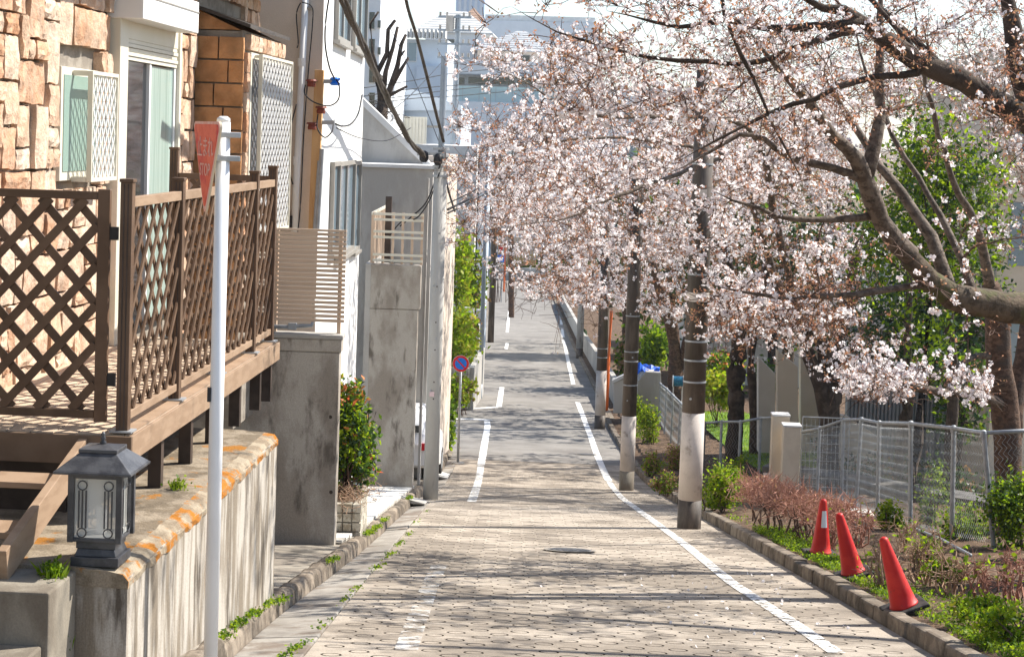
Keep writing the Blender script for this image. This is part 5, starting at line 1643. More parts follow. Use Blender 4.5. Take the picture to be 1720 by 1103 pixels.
    V, Fc = flowers_np(FP_, fl, r)
    pk = (r.random(len(FP_)) < .35).astype(int)
    mesh_np('blossom', V, Fc, [M['petal'], M['petal2']], t, np.repeat(pk,5))
    nbud = r.poisson(budn*.6, len(cl)); bi = np.repeat(np.arange(len(cl)), nbud)
    BP = cl[bi] + rand_dirs(len(bi), r)*r.uniform(.01,.06,(len(bi),1))
    V, Fc = leaf_quads(BP, budsize, 1.9, .2, r)
    mesh_np('young_leaves', V, Fc, [M['bud'], M['leaf_brown']], t, (r.random(len(Fc)) < .3).astype(int))
    TOTALS[0] += len(FP_)*5; TOTALS[1] += len(BP)*2; TOTALS[2] += 2*(len(F1)+len(F2))
    return t

# A: slender cherry by the fence, trunk in view
def px_targets(n, u0, u1, v0, v1, d0, d1, seed, fn=None):
    q = np.random.default_rng(seed); out = []
    while len(out) < n:
        u, v, f = q.uniform(u0,u1), q.uniform(v0,v1), q.random()
        if fn is not None and q.random() > fn(u, v): continue
        out.append(tuple(at(u, v, d0+(d1-d0)*f)))
    return np.array(out)
def g_(x, c, s): return math.exp(-((x-c)/s)**2)
low_t = np.concatenate([
  px_targets(72, 1400, 1670, 560, 710, 23.2, 25.2, 21, lambda u,v: g_(v, 628+.10*(u-1450), 26)*min(1,(u-1380)/90)),
  px_targets(26, 1420, 1540, 600, 690, 23.6, 24.8, 22, lambda u,v: g_(v, 645, 34)*g_(u,1470,40))])
cherry('cherry_tree', 'reddish brown cherry trunk rising behind the chain link fence with low white blossom',
  [[(1702,945,25.6,.27),(1700,860,25.6,.225),(1694,780,25.6,.205),(1690,700,25.6,.20),(1682,620,25.5,.185),(1672,540,25.4,.165),(1664,480,25.2,.13)],
   [(1700,735,25.6,.13),(1712,640,25.8,.12),(1722,560,26,.11),(1735,470,26.2,.09)]],
  [[(1684,678,25.5,.075),(1640,664,25,.062),(1560,655,24.5,.055),(1500,640,24.2,.045),(1450,625,24,.02)],
   [(1674,600,25.5,.05),(1640,597,25.2,.045),(1610,615,25,.03),(1590,640,24.9,.02)],
   [(1664,480,25.2,.08),(1640,380,24.8,.055),(1600,300,24.4,.04),(1570,200,24,.035),(1545,90,23.6,.022),(1530,-20,23.2,.012)]],
  [], 0, 1, extra=low_t, fl=.0215, lam=3.8, budn=2.4, twig_k=1.1)
# B: thick limb reaching over from beyond the frame
def gbase(x, y): return Vector((x, y, gz(y)-.2))
bB = gbase(at(1840,700,21).x, 21)
cherry('cherry_tree', 'old cherry whose thick mossy limb sweeps up over the fence',
  [[(bB,0,0,.34),(1838,700,21,.28),(1815,580,20.8,.25),(1770,535,20.6,.23),(1720,520,20.4,.185),(1660,512,20.2,.168),(1600,500,20,.15),(1560,470,19.9,.132),(1528,432,19.8,.118)]],
  [[(1528,432,19.8,.112),(1480,370,19.6,.095),(1455,300,19.4,.088),(1420,250,19.2,.07),(1380,205,19,.06),(1340,150,18.8,.048),(1300,108,18.6,.036),(1250,40,18.4,.024)],
   [(1455,302,19.4,.05),(1400,283,19.3,.045),(1330,265,19.2,.036),(1285,235,19.1,.028),(1240,228,19,.022),(1180,265,18.8,.015),(1130,290,18.6,.008)],
   [(1455,300,19.4,.07),(1474,230,19.5,.06),(1478,150,19.6,.05),(1476,60,19.7,.04),(1480,-40,19.8,.03)],
   [(1600,495,20,.09),(1564,400,20.2,.07),(1517,326,20.4,.06),(1477,275,20.6,.045),(1430,200,20.8,.036),(1394,145,21,.03),(1357,85,21.2,.02)],
   [(1560,475,19.9,.04),(1480,490,19.6,.034),(1400,497,19.3,.028),(1290,500,19,.02),(1200,478,18.8,.010)],
   [(1475,362,19.6,.045),(1400,370,19.4,.036),(1330,367,19.2,.03),(1270,350,19.1,.024),(1200,322,19,.012)],
   [(1640,505,20.2,.05),(1600,400,20.6,.04),(1560,330,20.9,.032),(1500,230,21.2,.03),(1455,120,21.5,.02),(1430,20,21.8,.01)]],
  [(3.0,20.0,-.6,3.4,2.4,1.9,.75),(1.2,19.6,.3,2.4,2,1.3,.25)], 170, 2, fl=.0205, lam=2.8, budn=4.8, twig_k=1.5, bark='barkmoss',
  extra=px_targets(70, 1190, 1440, 440, 600, 18.6, 20.5, 23, lambda u,v: g_(v, 520, 48)))
# C: nearer tree, dark limbs across the top of the view
bC = gbase(at(1990,700,18).x, 18)
cherry('cherry_tree', 'dark cherry limbs reaching across above the street from beyond the fence',
  [[(bC,0,0,.32),(1960,500,18,.25),(1880,330,18,.19),(1800,255,18,.15),(1720,198,17.8,.13),(1660,165,17.7,.118)]],
  [[(1660,165,17.7,.115),(1620,138,17.6,.105),(1540,100,17.4,.09),(1480,62,17.2,.07),(1445,34,17.1,.055),(1380,10,17,.04),(1320,-15,16.9,.03)],
   [(1445,36,17.1,.045),(1400,42,17,.042),(1285,47,16.8,.034),(1220,34,16.7,.026),(1140,45,16.6,.018),(1020,20,16.5,.010)],
   [(1445,50,17.1,.035),(1330,82,16.9,.03),(1275,104,16.8,.026),(1140,102,16.6,.02),(1040,85,16.5,.015),(940,52,16.4,.010),(860,10,16.3,.006)],
   [(1545,122,17.4,.035),(1430,140,17.2,.03),(1370,165,17.1,.024),(1290,192,17,.018),(1200,240,16.8,.012),(1130,275,16.7,.007)],
   [(1208,-20,16.2,.02),(1222,30,16.2,.019),(1245,90,16.2,.017),(1280,170,16.3,.014),(1320,250,16.4,.010),(1352,312,16.5,.006)],
   [(1780,330,18.2,.12),(1725,165,18.2,.11),(1700,60,18.2,.10),(1686,-40,18.2,.09)],
   [(1545,100,17.4,.03),(1490,30,17.6,.026),(1440,-30,17.8,.02)],
   [(1590,125,17.5,.04),(1530,60,17.9,.03),(1450,-10,18.2,.02)]],
  [(2.6,16.8,.9,3.2,1.6,1.0,.7),(.6,16.5,.9,2.2,1.3,.8,.3)], 200, 3, fl=.0195, lam=2.2, budn=5.5, twig_k=1.5, bark='barkdark', limbbark='barkdark')
# M: trees further down behind the fence
def far_tree(seed, label, u, d, r0, stemsv, center, rad, ntar, limbs=(), **kw):
    b = gbase(at(u,700,d).x, d)
    tr = []
    for (u1,v1,u2,v2,rr_) in stemsv:
        tr.append([(b + Vector((rng.normal(0,.1),rng.normal(0,.1),0)),0,0,rr_*1.25),(u+(u1-u)*.35,(v1+760)/2,d,rr_),(u1,v1,d,rr_*.85),(u2,v2,d-.6,rr_*.5)])
    cx = b.x + center[0]
    return cherry('cherry_tree', label, tr, list(limbs), [(cx, d+center[1], b.z+center[2], *rad, 1.0)], ntar, seed, **kw)
far_tree(31, 'many stemmed dark cherry behind the gate piers', 1398, 38.5, .2,
   [(1392,600,1300,470,.19),(1410,590,1440,420,.15),(1360,600,1330,480,.17),(1380,590,1375,400,.12)],
   (-2.2,-2.2,6.4), (4.6,3.6,4.2), 420,
   limbs=[[(1330,480,38,.08),(1300,360,36,.07),(1285,270,34,.055),(1240,205,32,.045),(1110,197,30,.036),(1000,195,29,.030),(955,182,28.5,.024),(900,150,28,.018),(840,118,27.5,.013),(790,103,27.2,.009),(756,95,27,.005)],
          [(1300,470,37.5,.07),(1260,330,35,.05),(1240,262,33,.04),(1130,295,31,.034),(1010,340,30,.028),(955,366,29.5,.022),(890,376,29,.015),(835,384,28.7,.010),(795,390,28.5,.006)],
          [(1240,262,33,.035),(1100,236,32,.03),(1000,232,31.5,.024),(900,240,31,.016),(810,252,30.6,.008)]],
   fl=.0225, lam=3.1, budn=4.6, bark='barkdark', budsize=.024,
   extra=np.concatenate([px_targets(30, 865, 1020, 470, 560, 29, 35, 77, lambda u,v: 1.0 if v < 520+.25*(u-850) else .35), px_targets(300, 740, 1010, 60, 565, 27.8, 34, 24, lambda u,v: (float(dens(np.array([[u,v]]))[0])**.4))]))
far_tree(32, 'broad dark cherry trunk beside the beige raked piers', 1236, 46.0, .24,
   [(1240,560,1215,400,.21),(1232,600,1290,460,.15)], (-2.4,-1.5,6.6), (5.0,4.0,4.4), 520, fl=.0255, lam=3.0, budn=4.4, bark='barkdark', budsize=.026)
far_tree(33, 'slimmer dark cherry trunk next to the broad one', 1268, 48.0, .15,
   [(1262,590,1290,420,.13)], (.6,-.5,6.0), (3.4,3.2,4.0), 240, fl=.0255, lam=2.9, budn=4.4, bark='barkdark', budsize=.026)
far_tree(34, 'cherry with a pinkish propped trunk beside the blue tarpaulin', 1136, 62.0, .3,
   [(1130,560,1095,440,.27),(1150,590,1180,430,.17)], (-2.4,-1,6.8), (5.6,4.6,4.6), 520, fl=.030, lam=3.0, budn=4.0, bark='bark', budsize=.03)
far_tree(35, 'cherry on the verge past the low roadside wall', 1052, 80.0, .26,
   [(1050,510,1010,440,.24)], (-1.8,0,7.0), (6.2,5.5,4.6), 420, fl=.036, lam=2.8, budn=3.2, bark='bark', budsize=.036)
far_tree(36, 'distant cherry leaning over the far road', 1018, 102.0, .26,
   [(1012,480,990,420,.24)], (-1.2,0,7.2), (7.5,6,5), 340, fl=.044, lam=3.0, budn=1.8, bark='bark', budsize=.042)
far_tree(37, 'pale cherry far behind the street between the roofs', 860, 128.0, .26,
   [(858,330,850,260,.22)], (0,0,8.0), (5.5,5,4), 90, fl=.042, lam=3.0, budn=1.4, bark='bark', budsize=.045, usemask=False)
far_tree(38, 'tall cherry filling the gap above the yard', 1330, 58.0, .24,
   [(1320,560,1290,420,.2)], (0,0,7.6), (5.5,4,5.0), 380, fl=.030, lam=2.6, budn=4.2, bark='barkdark', budsize=.03)


far_tree(39, 'slender cherry before the ribbed grey wall, blossom high above', 1520, 37.0, .11,
   [(1524,590,1530,380,.10)], (-.6,0,8.2), (4.6,3.2,3.6), 330, fl=.0235, lam=2.7, budn=4.6, bark='barkdark', budsize=.025)
far_tree(40, 'slender cherry beside the evergreen sapling, crown above the limb', 1602, 34.0, .12,
   [(1598,580,1590,360,.11)], (.6,0,8.0), (3.8,3.0,3.2), 260, fl=.022, lam=2.7, budn=4.6, bark='barkdark', budsize=.024)
# beyond the frame: the next cherry of the row, whose branches shade the slope
bN = gbase(8.4, 14.5)
cherry('cherry_tree', 'next cherry of the row standing up the slope beyond the fence',
  [[(bN,0,0,.28),(bN+Vector((-.1,.1,2.6)),0,0,.22),(bN+Vector((-.6,.2,4.2)),0,0,.17)]],
  [[(bN+Vector((-.5,.2,4.0)),0,0,.13),(bN+Vector((-2.2,-.6,5.6)),0,0,.09),(bN+Vector((-4.4,-1.2,6.6)),0,0,.04)],
   [(bN+Vector((-.5,.2,4.0)),0,0,.12),(bN+Vector((-1.6,1.6,5.8)),0,0,.08),(bN+Vector((-3.8,3.0,7.2)),0,0,.035)],
   [(bN+Vector((-.5,.2,4.0)),0,0,.12),(bN+Vector((-1.0,-2.2,5.8)),0,0,.08),(bN+Vector((-3.0,-4.2,7.0)),0,0,.035)],
   [(bN+Vector((-.5,.2,4.0)),0,0,.12),(bN+Vector((-1.8,.4,6.4)),0,0,.08),(bN+Vector((-4.2,1.0,8.2)),0,0,.035)]],
  [(bN.x-3.0, 13.5, 3.3, 4.2, 4.4, 1.3, 1.0)], 170, 61, fl=.021, lam=1.8, budn=2.0, usemask=False, twig_k=.9)
# ------------------------------------------------------------------ evergreen behind the limb
def broadleaf(label, u, d, crown, n, size, mats, probs, rtr=.16, name='evergreen_tree', lean=0, nclump=40):
    b = gbase(at(u,700,d).x, d)
    t = thing(name, b, label, 'tree')
    cx, cz, rx_, ry_, rz_ = crown
    c = (b.x+cx, d, cz)
    MB().tube([b, b+Vector((.1,0,1.5)), Vector((c[0],d,c[2]-rz_*.4)), Vector((c[0]+.2,d,c[2]+rz_*.5))], [rtr,rtr*.85,rtr*.6,rtr*.2], 9).build('trunk', M['barkdark'], t, smooth=True)
    P = clump_points(c, (rx_,ry_,rz_), n, nclump, .20)
    foliage('crown', P, size, mats, probs, t, 2.0, .5)
    tips = np.array(c) + rand_dirs(26, rng, .2)*np.array([rx_,ry_,rz_])*.85
    bs = np.repeat(np.array([[c[0],d,c[2]-rz_*.3]]), 26, 0); bs[:,2] += rng.uniform(-.4,.8,26)*rz_*.5
    stems('branches', bs, tips, .03, 'barkdark', t, .08)
    return t
zc = lambda u,v,d: at(u,v,d).z
broadleaf('bright green leafed evergreen tree standing behind the thick cherry limb', 1535, 33, (.2, zc(1545,400,33), 1.25,1.2,2.15), 9500, .062, ['leaf','leaf_dark','leaf_bright'], [.35,.22,.43], .13)
broadleaf('dark evergreen tree low against the ribbed grey wall', 1515, 40, (.2, zc(1530,545,40), 1.9,1.4,1.25), 7000, .075, ['leaf_dark','leaf'], [.72,.28], .14)
broadleaf('thin evergreen sapling between the cherry trunk and ribbed wall', 1605, 36, (.15, zc(1612,665,36), .75,.6,.9), 900, .09, ['leaf_dark','leaf','leaf_bright'], [.5,.35,.15], .09)

broadleaf('big dark evergreen standing deep behind the cherry crowns', 1290, 72, (0, zc(1290,430,72), 4.2,2.5,3.6), 5200, .2, ['leaf_dark','leaf','leaf_brown'], [.6,.25,.15], .25, nclump=50)
broadleaf('shaded broad tree beyond the garden, behind the second pole', 1120, 92, (0, zc(1110,400,92), 5.0,3,4.6), 4200, .28, ['leaf_dark','leaf_brown','leaf'], [.5,.3,.2], .3, nclump=50)
# ================================================================== SHRUBS, WEEDS, HEDGES
# photinia in the granite planter
pc = FP @ Vector((-.27, .62, 0))
zlo, zhi = at(600,800,21.5).z, at(600,632,21.5).z
ph = thing('photinia_bush', (pc.x, pc.y, ztop_-.04), 'tall glossy green bush with red young leaves in the granite planter', 'bush')
Pn = clump_points((pc.x-.05,pc.y,(zlo+zhi)/2-.02), (.40,.48,(zhi-zlo)/2*1.05), 7000, 80, .15)
foliage('foliage', Pn, .042, ['leaf_dark','leaf','leaf_bright'], [.30,.40,.30], ph, 2.0, .5)
sel = Pn[:,2] > zlo + (zhi-zlo)*.82
Pt = np.concatenate([Pn[sel][:150], Pn[rng.random(len(Pn)) < .02]]) 
_rt = foliage('red_tips', Pt+rng.normal(0,.015,Pt.shape)+np.array([.0,-.02,.02]), .042, ['leaf_red'], [1.0], ph, 2.4, .3); _rt['kind'] = 'stuff'
tips = np.array([pc.x,pc.y,0]) + np.stack([rng.uniform(-.35,.35,26), rng.uniform(-.4,.4,26), rng.uniform(zlo,zhi-.1,26)],1)
stems('stem', np.array([pc.x,pc.y,ztop_-.05]), tips, .014, 'twig', ph, .03)
# dry tangle at its foot
n = 300
b0 = np.array([pc.x,pc.y-.1,ztop_]) + rng.normal(0,1,(n,3))*np.array([.17,.3,.02])
stems('dry_stems', b0, b0+rand_dirs(n, rng, .35)*rng.uniform(.08,.26,(n,1)), .0045, 'twigdry', ph, .04)

# right strip: green shrubs by the fence, clipped brown hedge
def on(u, v, dz=.14): return g(u, v, dz)
def leafy(u, v, hpx, wpx, n, size, label, mats=('leaf_bright','leaf','leaf_yellow'), probs=(.6,.25,.15), name='shrub', sp=.3, ncl=12, lift=.5, group=None):
    b = on(u, v); k = b.y/3000
    n, size = int(n*2.2), size*.66
    return shrub(name, label, (b.x, b.y+.2, b.z + hpx*k*lift), (wpx*k/2, wpx*k/2.4, hpx*k*.5), n, size, list(mats), list(probs), base_z=b.z, nclump=ncl, spread=sp, group=group)
for (u_,v_,h_,w_,n_,lab_) in ((1395,815,60,60,700,'dark undergrowth in the shade behind the steel mesh gate'),(1455,835,60,70,800,'dull green undergrowth behind the sagging fence'),(1515,850,80,70,800,'shaded ivy clump under the slender cherry'),(1590,860,70,80,900,'dark green undergrowth beside the cherry trunk')):
    b_ = g(u_,v_,.1); b_ = b_*1.13; k_ = b_.y/3000
    shrub('undergrowth', lab_, (b_.x, b_.y, gz(b_.y)+.1+h_*k_*.4), (w_*k_/2,w_*k_/2.4,h_*k_*.5), n_, .07, ['leaf_dark','leaf','leaf_brown'], [.45,.3,.25])
leafy(1205, 858, 75, 62, 1300, .055, 'leafy bright green shrub just behind the cream banded pole')
leafy(1242, 808, 34, 30, 320, .05, 'small bright shrub at the foot of the wire fence beyond the banded pole')
leafy(1090, 745, 60, 32, 700, .07, 'bright green shrub between the second and third brown poles')
leafy(1070, 712, 40, 30, 420, .07, 'low spring green bush by the garden fence')
leafy(1095, 800, 34, 30, 420, .06, 'mixed green and brown low plants along the kerb', mats=('leaf_bright','leaf_brown','leaf'), probs=(.4,.4,.2))
leafy(1118, 832, 34, 34, 420, .055, 'sparse brownish shrub on the kerb before the banded pole', mats=('leaf_bright','leaf_brown','leaf'), probs=(.35,.45,.2))
leafy(1130, 790, 40, 34, 500, .055, 'reddish brown twiggy shrub along the garden fence', mats=('leaf_brown','leaf_bright'), probs=(.75,.25))
leafy(1500, 893, 42, 44, 520, .05, 'bright leafed little shrub below the chain link fence behind the leaning cones')
leafy(1560, 960, 46, 40, 360, .05, 'dark green small shrub among the bare stems', mats=('leaf','leaf_bright'), probs=(.6,.4))
leafy(1705, 925, 110, 95, 1700, .055, 'tall leafy green weeds against the last fence post', mats=('leaf','leaf_bright','leaf_dark'), probs=(.45,.4,.15))
leafy(1630, 910, 55, 70, 700, .05, 'loose green shrub growing through the chain link mesh', mats=('leaf','leaf_bright'), probs=(.5,.5))
leafy(1570, 885, 90, 40, 420, .05, 'wispy green stems climbing the chain link fence', mats=('leaf','leaf_bright'), probs=(.5,.5), sp=.4)
leafy(1665, 1055, 38, 90, 420, .04, 'low bright green weeds spilling over the soil', sp=.35)
leafy(1705, 1085, 46, 90, 450, .04, 'dense green weeds beside the kerb', sp=.35)
leafy(1600, 985, 34, 60, 420, .04, 'patch of small green weeds behind the most tilted cone', sp=.35)
# clipped brown hedge: flat topped twiggy crown on bare stems
hd = [on(1262,880), on(1330,905), on(1420,925)]
hedge = thing('clipped_hedge', hd[1], 'reddish brown clipped hedge of bare twigs behind the upright cone', 'hedge')
k = hd[1].y/3000
Pts = []; Bs = []
for i in range(1700):
    f = rng.random(); b = hd[0].lerp(hd[2], f)
    top = 78 - 18*f
    Pts.append((b.x+rng.normal(0,.16), b.y+.35+rng.normal(0,.25), b.z + k*(top*rng.uniform(.50,1.0))))
Pts = np.array(Pts)
stems('twigs', Pts, Pts + rand_dirs(len(Pts), rng, .5)*rng.uniform(.10,.28,(len(Pts),1)), .0055, 'twigred', hedge, .02, K=3)
foliage('foliage', Pts[rng.random(len(Pts))<.7]+rng.normal(0,.05,(int(0)+1,3)), .03, ['twigred','leaf_brown'], [.7,.3], hedge, 1.8, .4)
bb, tt_ = [], []
for i in range(34):
    f = rng.random(); b = hd[0].lerp(hd[2], f)
    p = np.array([b.x+rng.normal(0,.1), b.y+.35+rng.normal(0,.2), b.z-.03]); bb.append(p); tt_.append(p + np.array([rng.normal(0,.12), rng.normal(0,.1), k*rng.uniform(38,62)]))
stems('stem', np.array(bb), np.array(tt_), .016, 'twig', hedge, .03)
# bare shrubs between the cones
def bare(u, v, hpx, wpx, n, label, mat='twigdry', leaf=60):
    b = on(u, v); kk = b.y/3000
    t = thing('bare_shrub', b, label, 'shrub')
    base = np.repeat(np.array([[b.x,b.y,b.z-.03]]), n, 0) + rng.normal(0,1,(n,3))*np.array([wpx*kk*.12, .06, 0])
    m1 = base + np.stack([rng.normal(0,wpx*kk*.22,n), rng.normal(0,wpx*kk*.2,n), hpx*kk*rng.uniform(.5,.95,n)],1)
    stems('stem', base, m1, .012, 'twig' if mat == 'twig' else mat, t, .03)
    a = np.repeat(m1, 9, 0) - np.array([0,0,1])*rng.uniform(0,.25,(9*n,1))*hpx*kk
    stems('twigs', a, a+rand_dirs(len(a), rng, .4)*rng.uniform(.06,.22,(len(a),1)), .0045, mat, t, .02, K=3)
    if leaf:
        P = m1[rng.integers(0,n,leaf)] + rng.normal(0,.07,(leaf,3)); foliage('foliage', P, .035, ['leaf_bright','leaf'], [.6,.4], t)
bare(1478, 985, 95, 70, 14, 'bare brown twiggy shrub between the two leaning cones', 'twigdry', 30)
bare(1395, 925, 70, 50, 12, 'bare stems directly behind the upright cone', 'twigred', 10)
bare(1545, 975, 95, 70, 14, 'bare grey stemmed shrub behind the most tilted cone', 'twigdry', 40)
bare(1600, 1000, 80, 60, 11, 'sparse twiggy shrub on the open soil', 'twigdry', 40)
bare(1650, 1010, 80, 60, 11, 'thin brown shrub below the last fence post', 'twigred', 30)
bare(1700, 1010, 100, 70, 12, 'reddish bare shrub among the tall weeds', 'twigred', 30)
bare(1440, 915, 70, 60, 12, 'reddish bare twigs at the end of the clipped hedge', 'twigred', 20)
bare(1520, 930, 60, 60, 10, 'dry bush at the foot of the wire fence', 'twigdry', 30)
# weeds as stuff
def weeds(label, pts, n, h, spread, mat='grass', leafm=('leaf_bright','leaf'), name='weeds', lf=3, dz=.13, xmin=-9, ls=.02, lj=.012):
    P = []
    for (u, v, w_) in pts:
        b = g(u, v, dz)
        m = int(n*w_)
        q = np.array(b) + rng.normal(0,1,(m,3))*np.array([spread[0],spread[1],0])
        q = q[(q[:,0]+SK*q[:,1] > xmin)]
        q[:,2] = [gz(t)+dz-.02 for t in q[:,1]]
        P.append(q)
    P = np.concatenate(P)
    V, Fc = blades(P, h, .005)
    Pl = np.repeat(P, lf, 0); Pl = Pl + np.array([0,0,1])*rng.uniform(.005,h*.9,(len(Pl),1))
    Pl = Pl + rng.normal(0,lj,Pl.shape)*np.array([1,1,.5])
    V2, F2 = leaf_quads(Pl, ls, 1.5, .8)
    mi = np.concatenate([np.zeros(len(Fc),int), rng.integers(1,3,len(F2))])
    o = mesh_np(name, np.concatenate([V,V2]), np.concatenate([Fc, F2+len(V)]), [M[mat],M[leafm[0]],M[leafm[1]]], None, mi)
    return tag(o, label, 'weeds', kind='stuff')
weeds('low green weeds carpeting the planting strip behind the kerb', [(1262,893,1),(1300,908,1.4),(1345,922,1.4),(1372,938,1.2),(1410,952,.9),(1450,978,.8),(1490,998,.5),(1310,893,1.2),(1350,905,1),(1330,912,.8),(1410,940,.6),(1550,1040,.5),(1600,1060,.5),(1640,1075,.8),(1690,1085,1),(1700,1050,.8),(1580,1010,.4),(1640,1030,.5),(1230,890,.6),(1470,1000,.6),(1200,868,.6),(1060,730,.8),(1075,715,.8),(1100,780,.4),(1120,815,.4),(1150,845,.5)], 300, .06, (.20,.42), lf=4, xmin=3.36, lj=.03)
weeds('green weeds sprouting along the foot of the retaining wall', [(378,1065,.7),(400,1045,1),(425,1028,1),(450,1012,.7),(475,1005,.5)], 45, .045, (.03,.14), dz=.11)
weeds('line of grass in the joint between gutter and ringed road', [(u, v, w_) for u, v, w_ in ((485,1092,1),(505,1082,.8),(540,1050,.4),(580,1005,.5),(600,985,.9),(635,950,1.2),(655,930,1.1),(670,912,1),(685,897,.8),(700,875,.4),(715,858,.3))], 24, .03, (.02,.22), dz=.01)
weeds('grass tuft line along the tiled forecourt kerb', [(620,893,1),(632,884,1),(645,872,.6),(688,835,.8),(560,938,.6)], 60, .045, (.025,.14), dz=.12)
o = None
def tuft(u, v, Y, n, h, label):
    b = at(u, v, Y); P = np.array(b) + rng.normal(0,1,(n,3))*np.array([.03,.03,.0])
    t = thing('weed_tuft', b, label, 'weed')
    V, Fc = blades(P, h, .004); mesh_np('blades', V, Fc, M['grass'], t)['kind'] = 'stuff'
    foliage('foliage', P + np.array([0,0,1])*rng.uniform(.01,h,(n,1)) + rng.normal(0,.02,(n,3)), .02, ['leaf_bright','leaf'], [.5,.5], t)
tuft(88, 978, 9.05, 130, .10, 'fern like green weed growing beside the step stringer')
tuft(98, 1100, 9.1, 50, .16, 'thin yellow green weed in the corner of the retaining wall')
tuft(298, 820, 11.3, 60, .05, 'small moss tuft on the retaining wall coping')
# far left greenery
def bush_at(u, v, d, wpx, hpx, n, size, label, mats, probs, dpt=1.0, name='bush', ncl=16, sp=.28):
    kk = d/3000; c = at(u, v, d)
    return shrub(name, label, c, (wpx*kk/2, wpx*kk/2*dpt, hpx*kk/2), n, size, mats, probs, 'bush', base_z=gz(d)+.09, nclump=ncl, spread=sp)
bush_at(722, 640, 40, 22, 330, 1500, .10, 'dark ivy covering the wall behind the grey pole', ['leaf_dark','leaf','leaf_bright'], [.3,.4,.3], 2.0, 'ivy', 30)
bush_at(752, 700, 47, 22, 120, 600, .10, 'green creeper on the fence end by the round sign', ['leaf','leaf_bright'], [.5,.5], 1.5)
bush_at(770, 565, 62, 60, 90, 1500, .12, 'yellow green bush overhanging the corner of the block wall', ['leaf_bright','leaf_yellow'], [.6,.4], 1.2, ncl=22)
bush_at(785, 560, 63, 34, 60, 700, .12, 'orange tinted bush beside the yellow green one', ['leaf_brown','leaf_yellow','leaf'], [.4,.35,.25], 1.0)
bush_at(765, 455, 70, 50, 130, 1700, .14, 'feathery lime green bamboo behind the block wall', ['leaf_bright','leaf_yellow'], [.7,.3], 1.5, 'bamboo', 24)
bush_at(795, 470, 78, 40, 110, 1300, .15, 'mixed green and amber shrubs further along the pavement', ['leaf','leaf_bright','leaf_yellow','leaf_brown'], [.35,.3,.2,.15], 1.5)
bush_at(772, 655, 58, 46, 44, 900, .10, 'yellow flowered plants in the raised corner bed', ['leaf_bright','leaf_yellow','leaf_brown'], [.5,.3,.2], 1.2)
bush_at(800, 640, 66, 14, 40, 250, .10, 'small green plant at the end of the block wall', ['leaf_bright','leaf'], [.6,.4])
for (u,v,d,wp,hp,n,sz,lab,ms,pr) in ((1100,585,66,50,70,900,.14,'light green garden bush with pale flowers behind the second pole',['leaf_bright','leaf'],[.5,.5]),
    (1205,655,56,60,60,900,.12,'yellow green garden shrub between the dark cherry trunks',['leaf_yellow','leaf_bright'],[.55,.45]),
    (1060,600,72,44,90,900,.14,'olive garden shrub behind the dark pole',['leaf_brown','leaf_bright','leaf'],[.4,.3,.3]),
    (1215,610,62,60,36,500,.12,'green plants with red tulips along the yard path',['leaf','leaf_bright','leaf_red'],[.5,.4,.1]),
    (1290,640,70,60,60,500,.14,'dull green shrub beyond the raked piers',['leaf','leaf_dark'],[.6,.4]),
    (880,450,196,110,34,900,.4,'bright green hedge above the wall at the far crossing',['leaf_bright','leaf_yellow','leaf'],[.4,.3,.3]),
    (1000,440,194,150,60,900,.4,'dull green hedge behind the far crossing wall',['leaf','leaf_dark','leaf_brown'],[.5,.3,.2]),
    (845,330,150,50,90,900,.4,'dark tree mass between the far houses',['leaf_dark','leaf'],[.7,.3])):
    bush_at(u, v, d, wp, hp, n, sz, lab, ms, pr)

# fallen petals on the road
Pp = []
for _ in range(110):
    u, v = rng.uniform(900,1680), rng.uniform(960,1103)
    p = g(u, v, .012)
    xp_ = p.x+SK*p.y
    if -1.2 < xp_ < 3.1 and (xp_ > 1.2 or rng.random() < .15): Pp.append(tuple(p))
V, Fc = flowers_np(np.array(Pp), .016, rng)
o = mesh_np('fallen_petals', V, Fc, M['petal']); tag(o, 'fallen white cherry petals scattered on the ringed road', 'petals', kind='stuff')
Pg = np.stack([rng.uniform(6.1,9.7,9000), rng.uniform(41,61,9000)],1)
Pg = np.array([tuple(st(a,b,.19)) for a,b in Pg]); V, Fc = blades(Pg, .08, .012)
o = mesh_np('grass', V, Fc, M['grass']); tag(o, 'grass blades of the small garden lawn', 'grass', kind='stuff')
# ================================================================== FAR END OF THE STREET AND BACKGROUND HOUSES
fw = thing('crossing_wall', (-6,191,gz(190)), 'grey concrete wall closing the view at the far crossing', 'wall')
for k in range(14):
    x = -46 + k*6.2
    MB().box(x, x+6.17, 191.2, 191.6, gz(190)-.5, gz(190)+1.35).build('panel', M['con_mid'], fw, bevel=.02)
fr = thing('crossing_fence', (-9,192,gz(190)+1.4), 'orange brown slatted fence on top of the far crossing wall', 'fence')
for k in range(26):
    x = at(836,440,192).x + k*.16
    MB().box(x, x+.1, 192, 192.05, gz(190)+1.6, at(860,398,192).z).build('slat', M['wood'], fr)
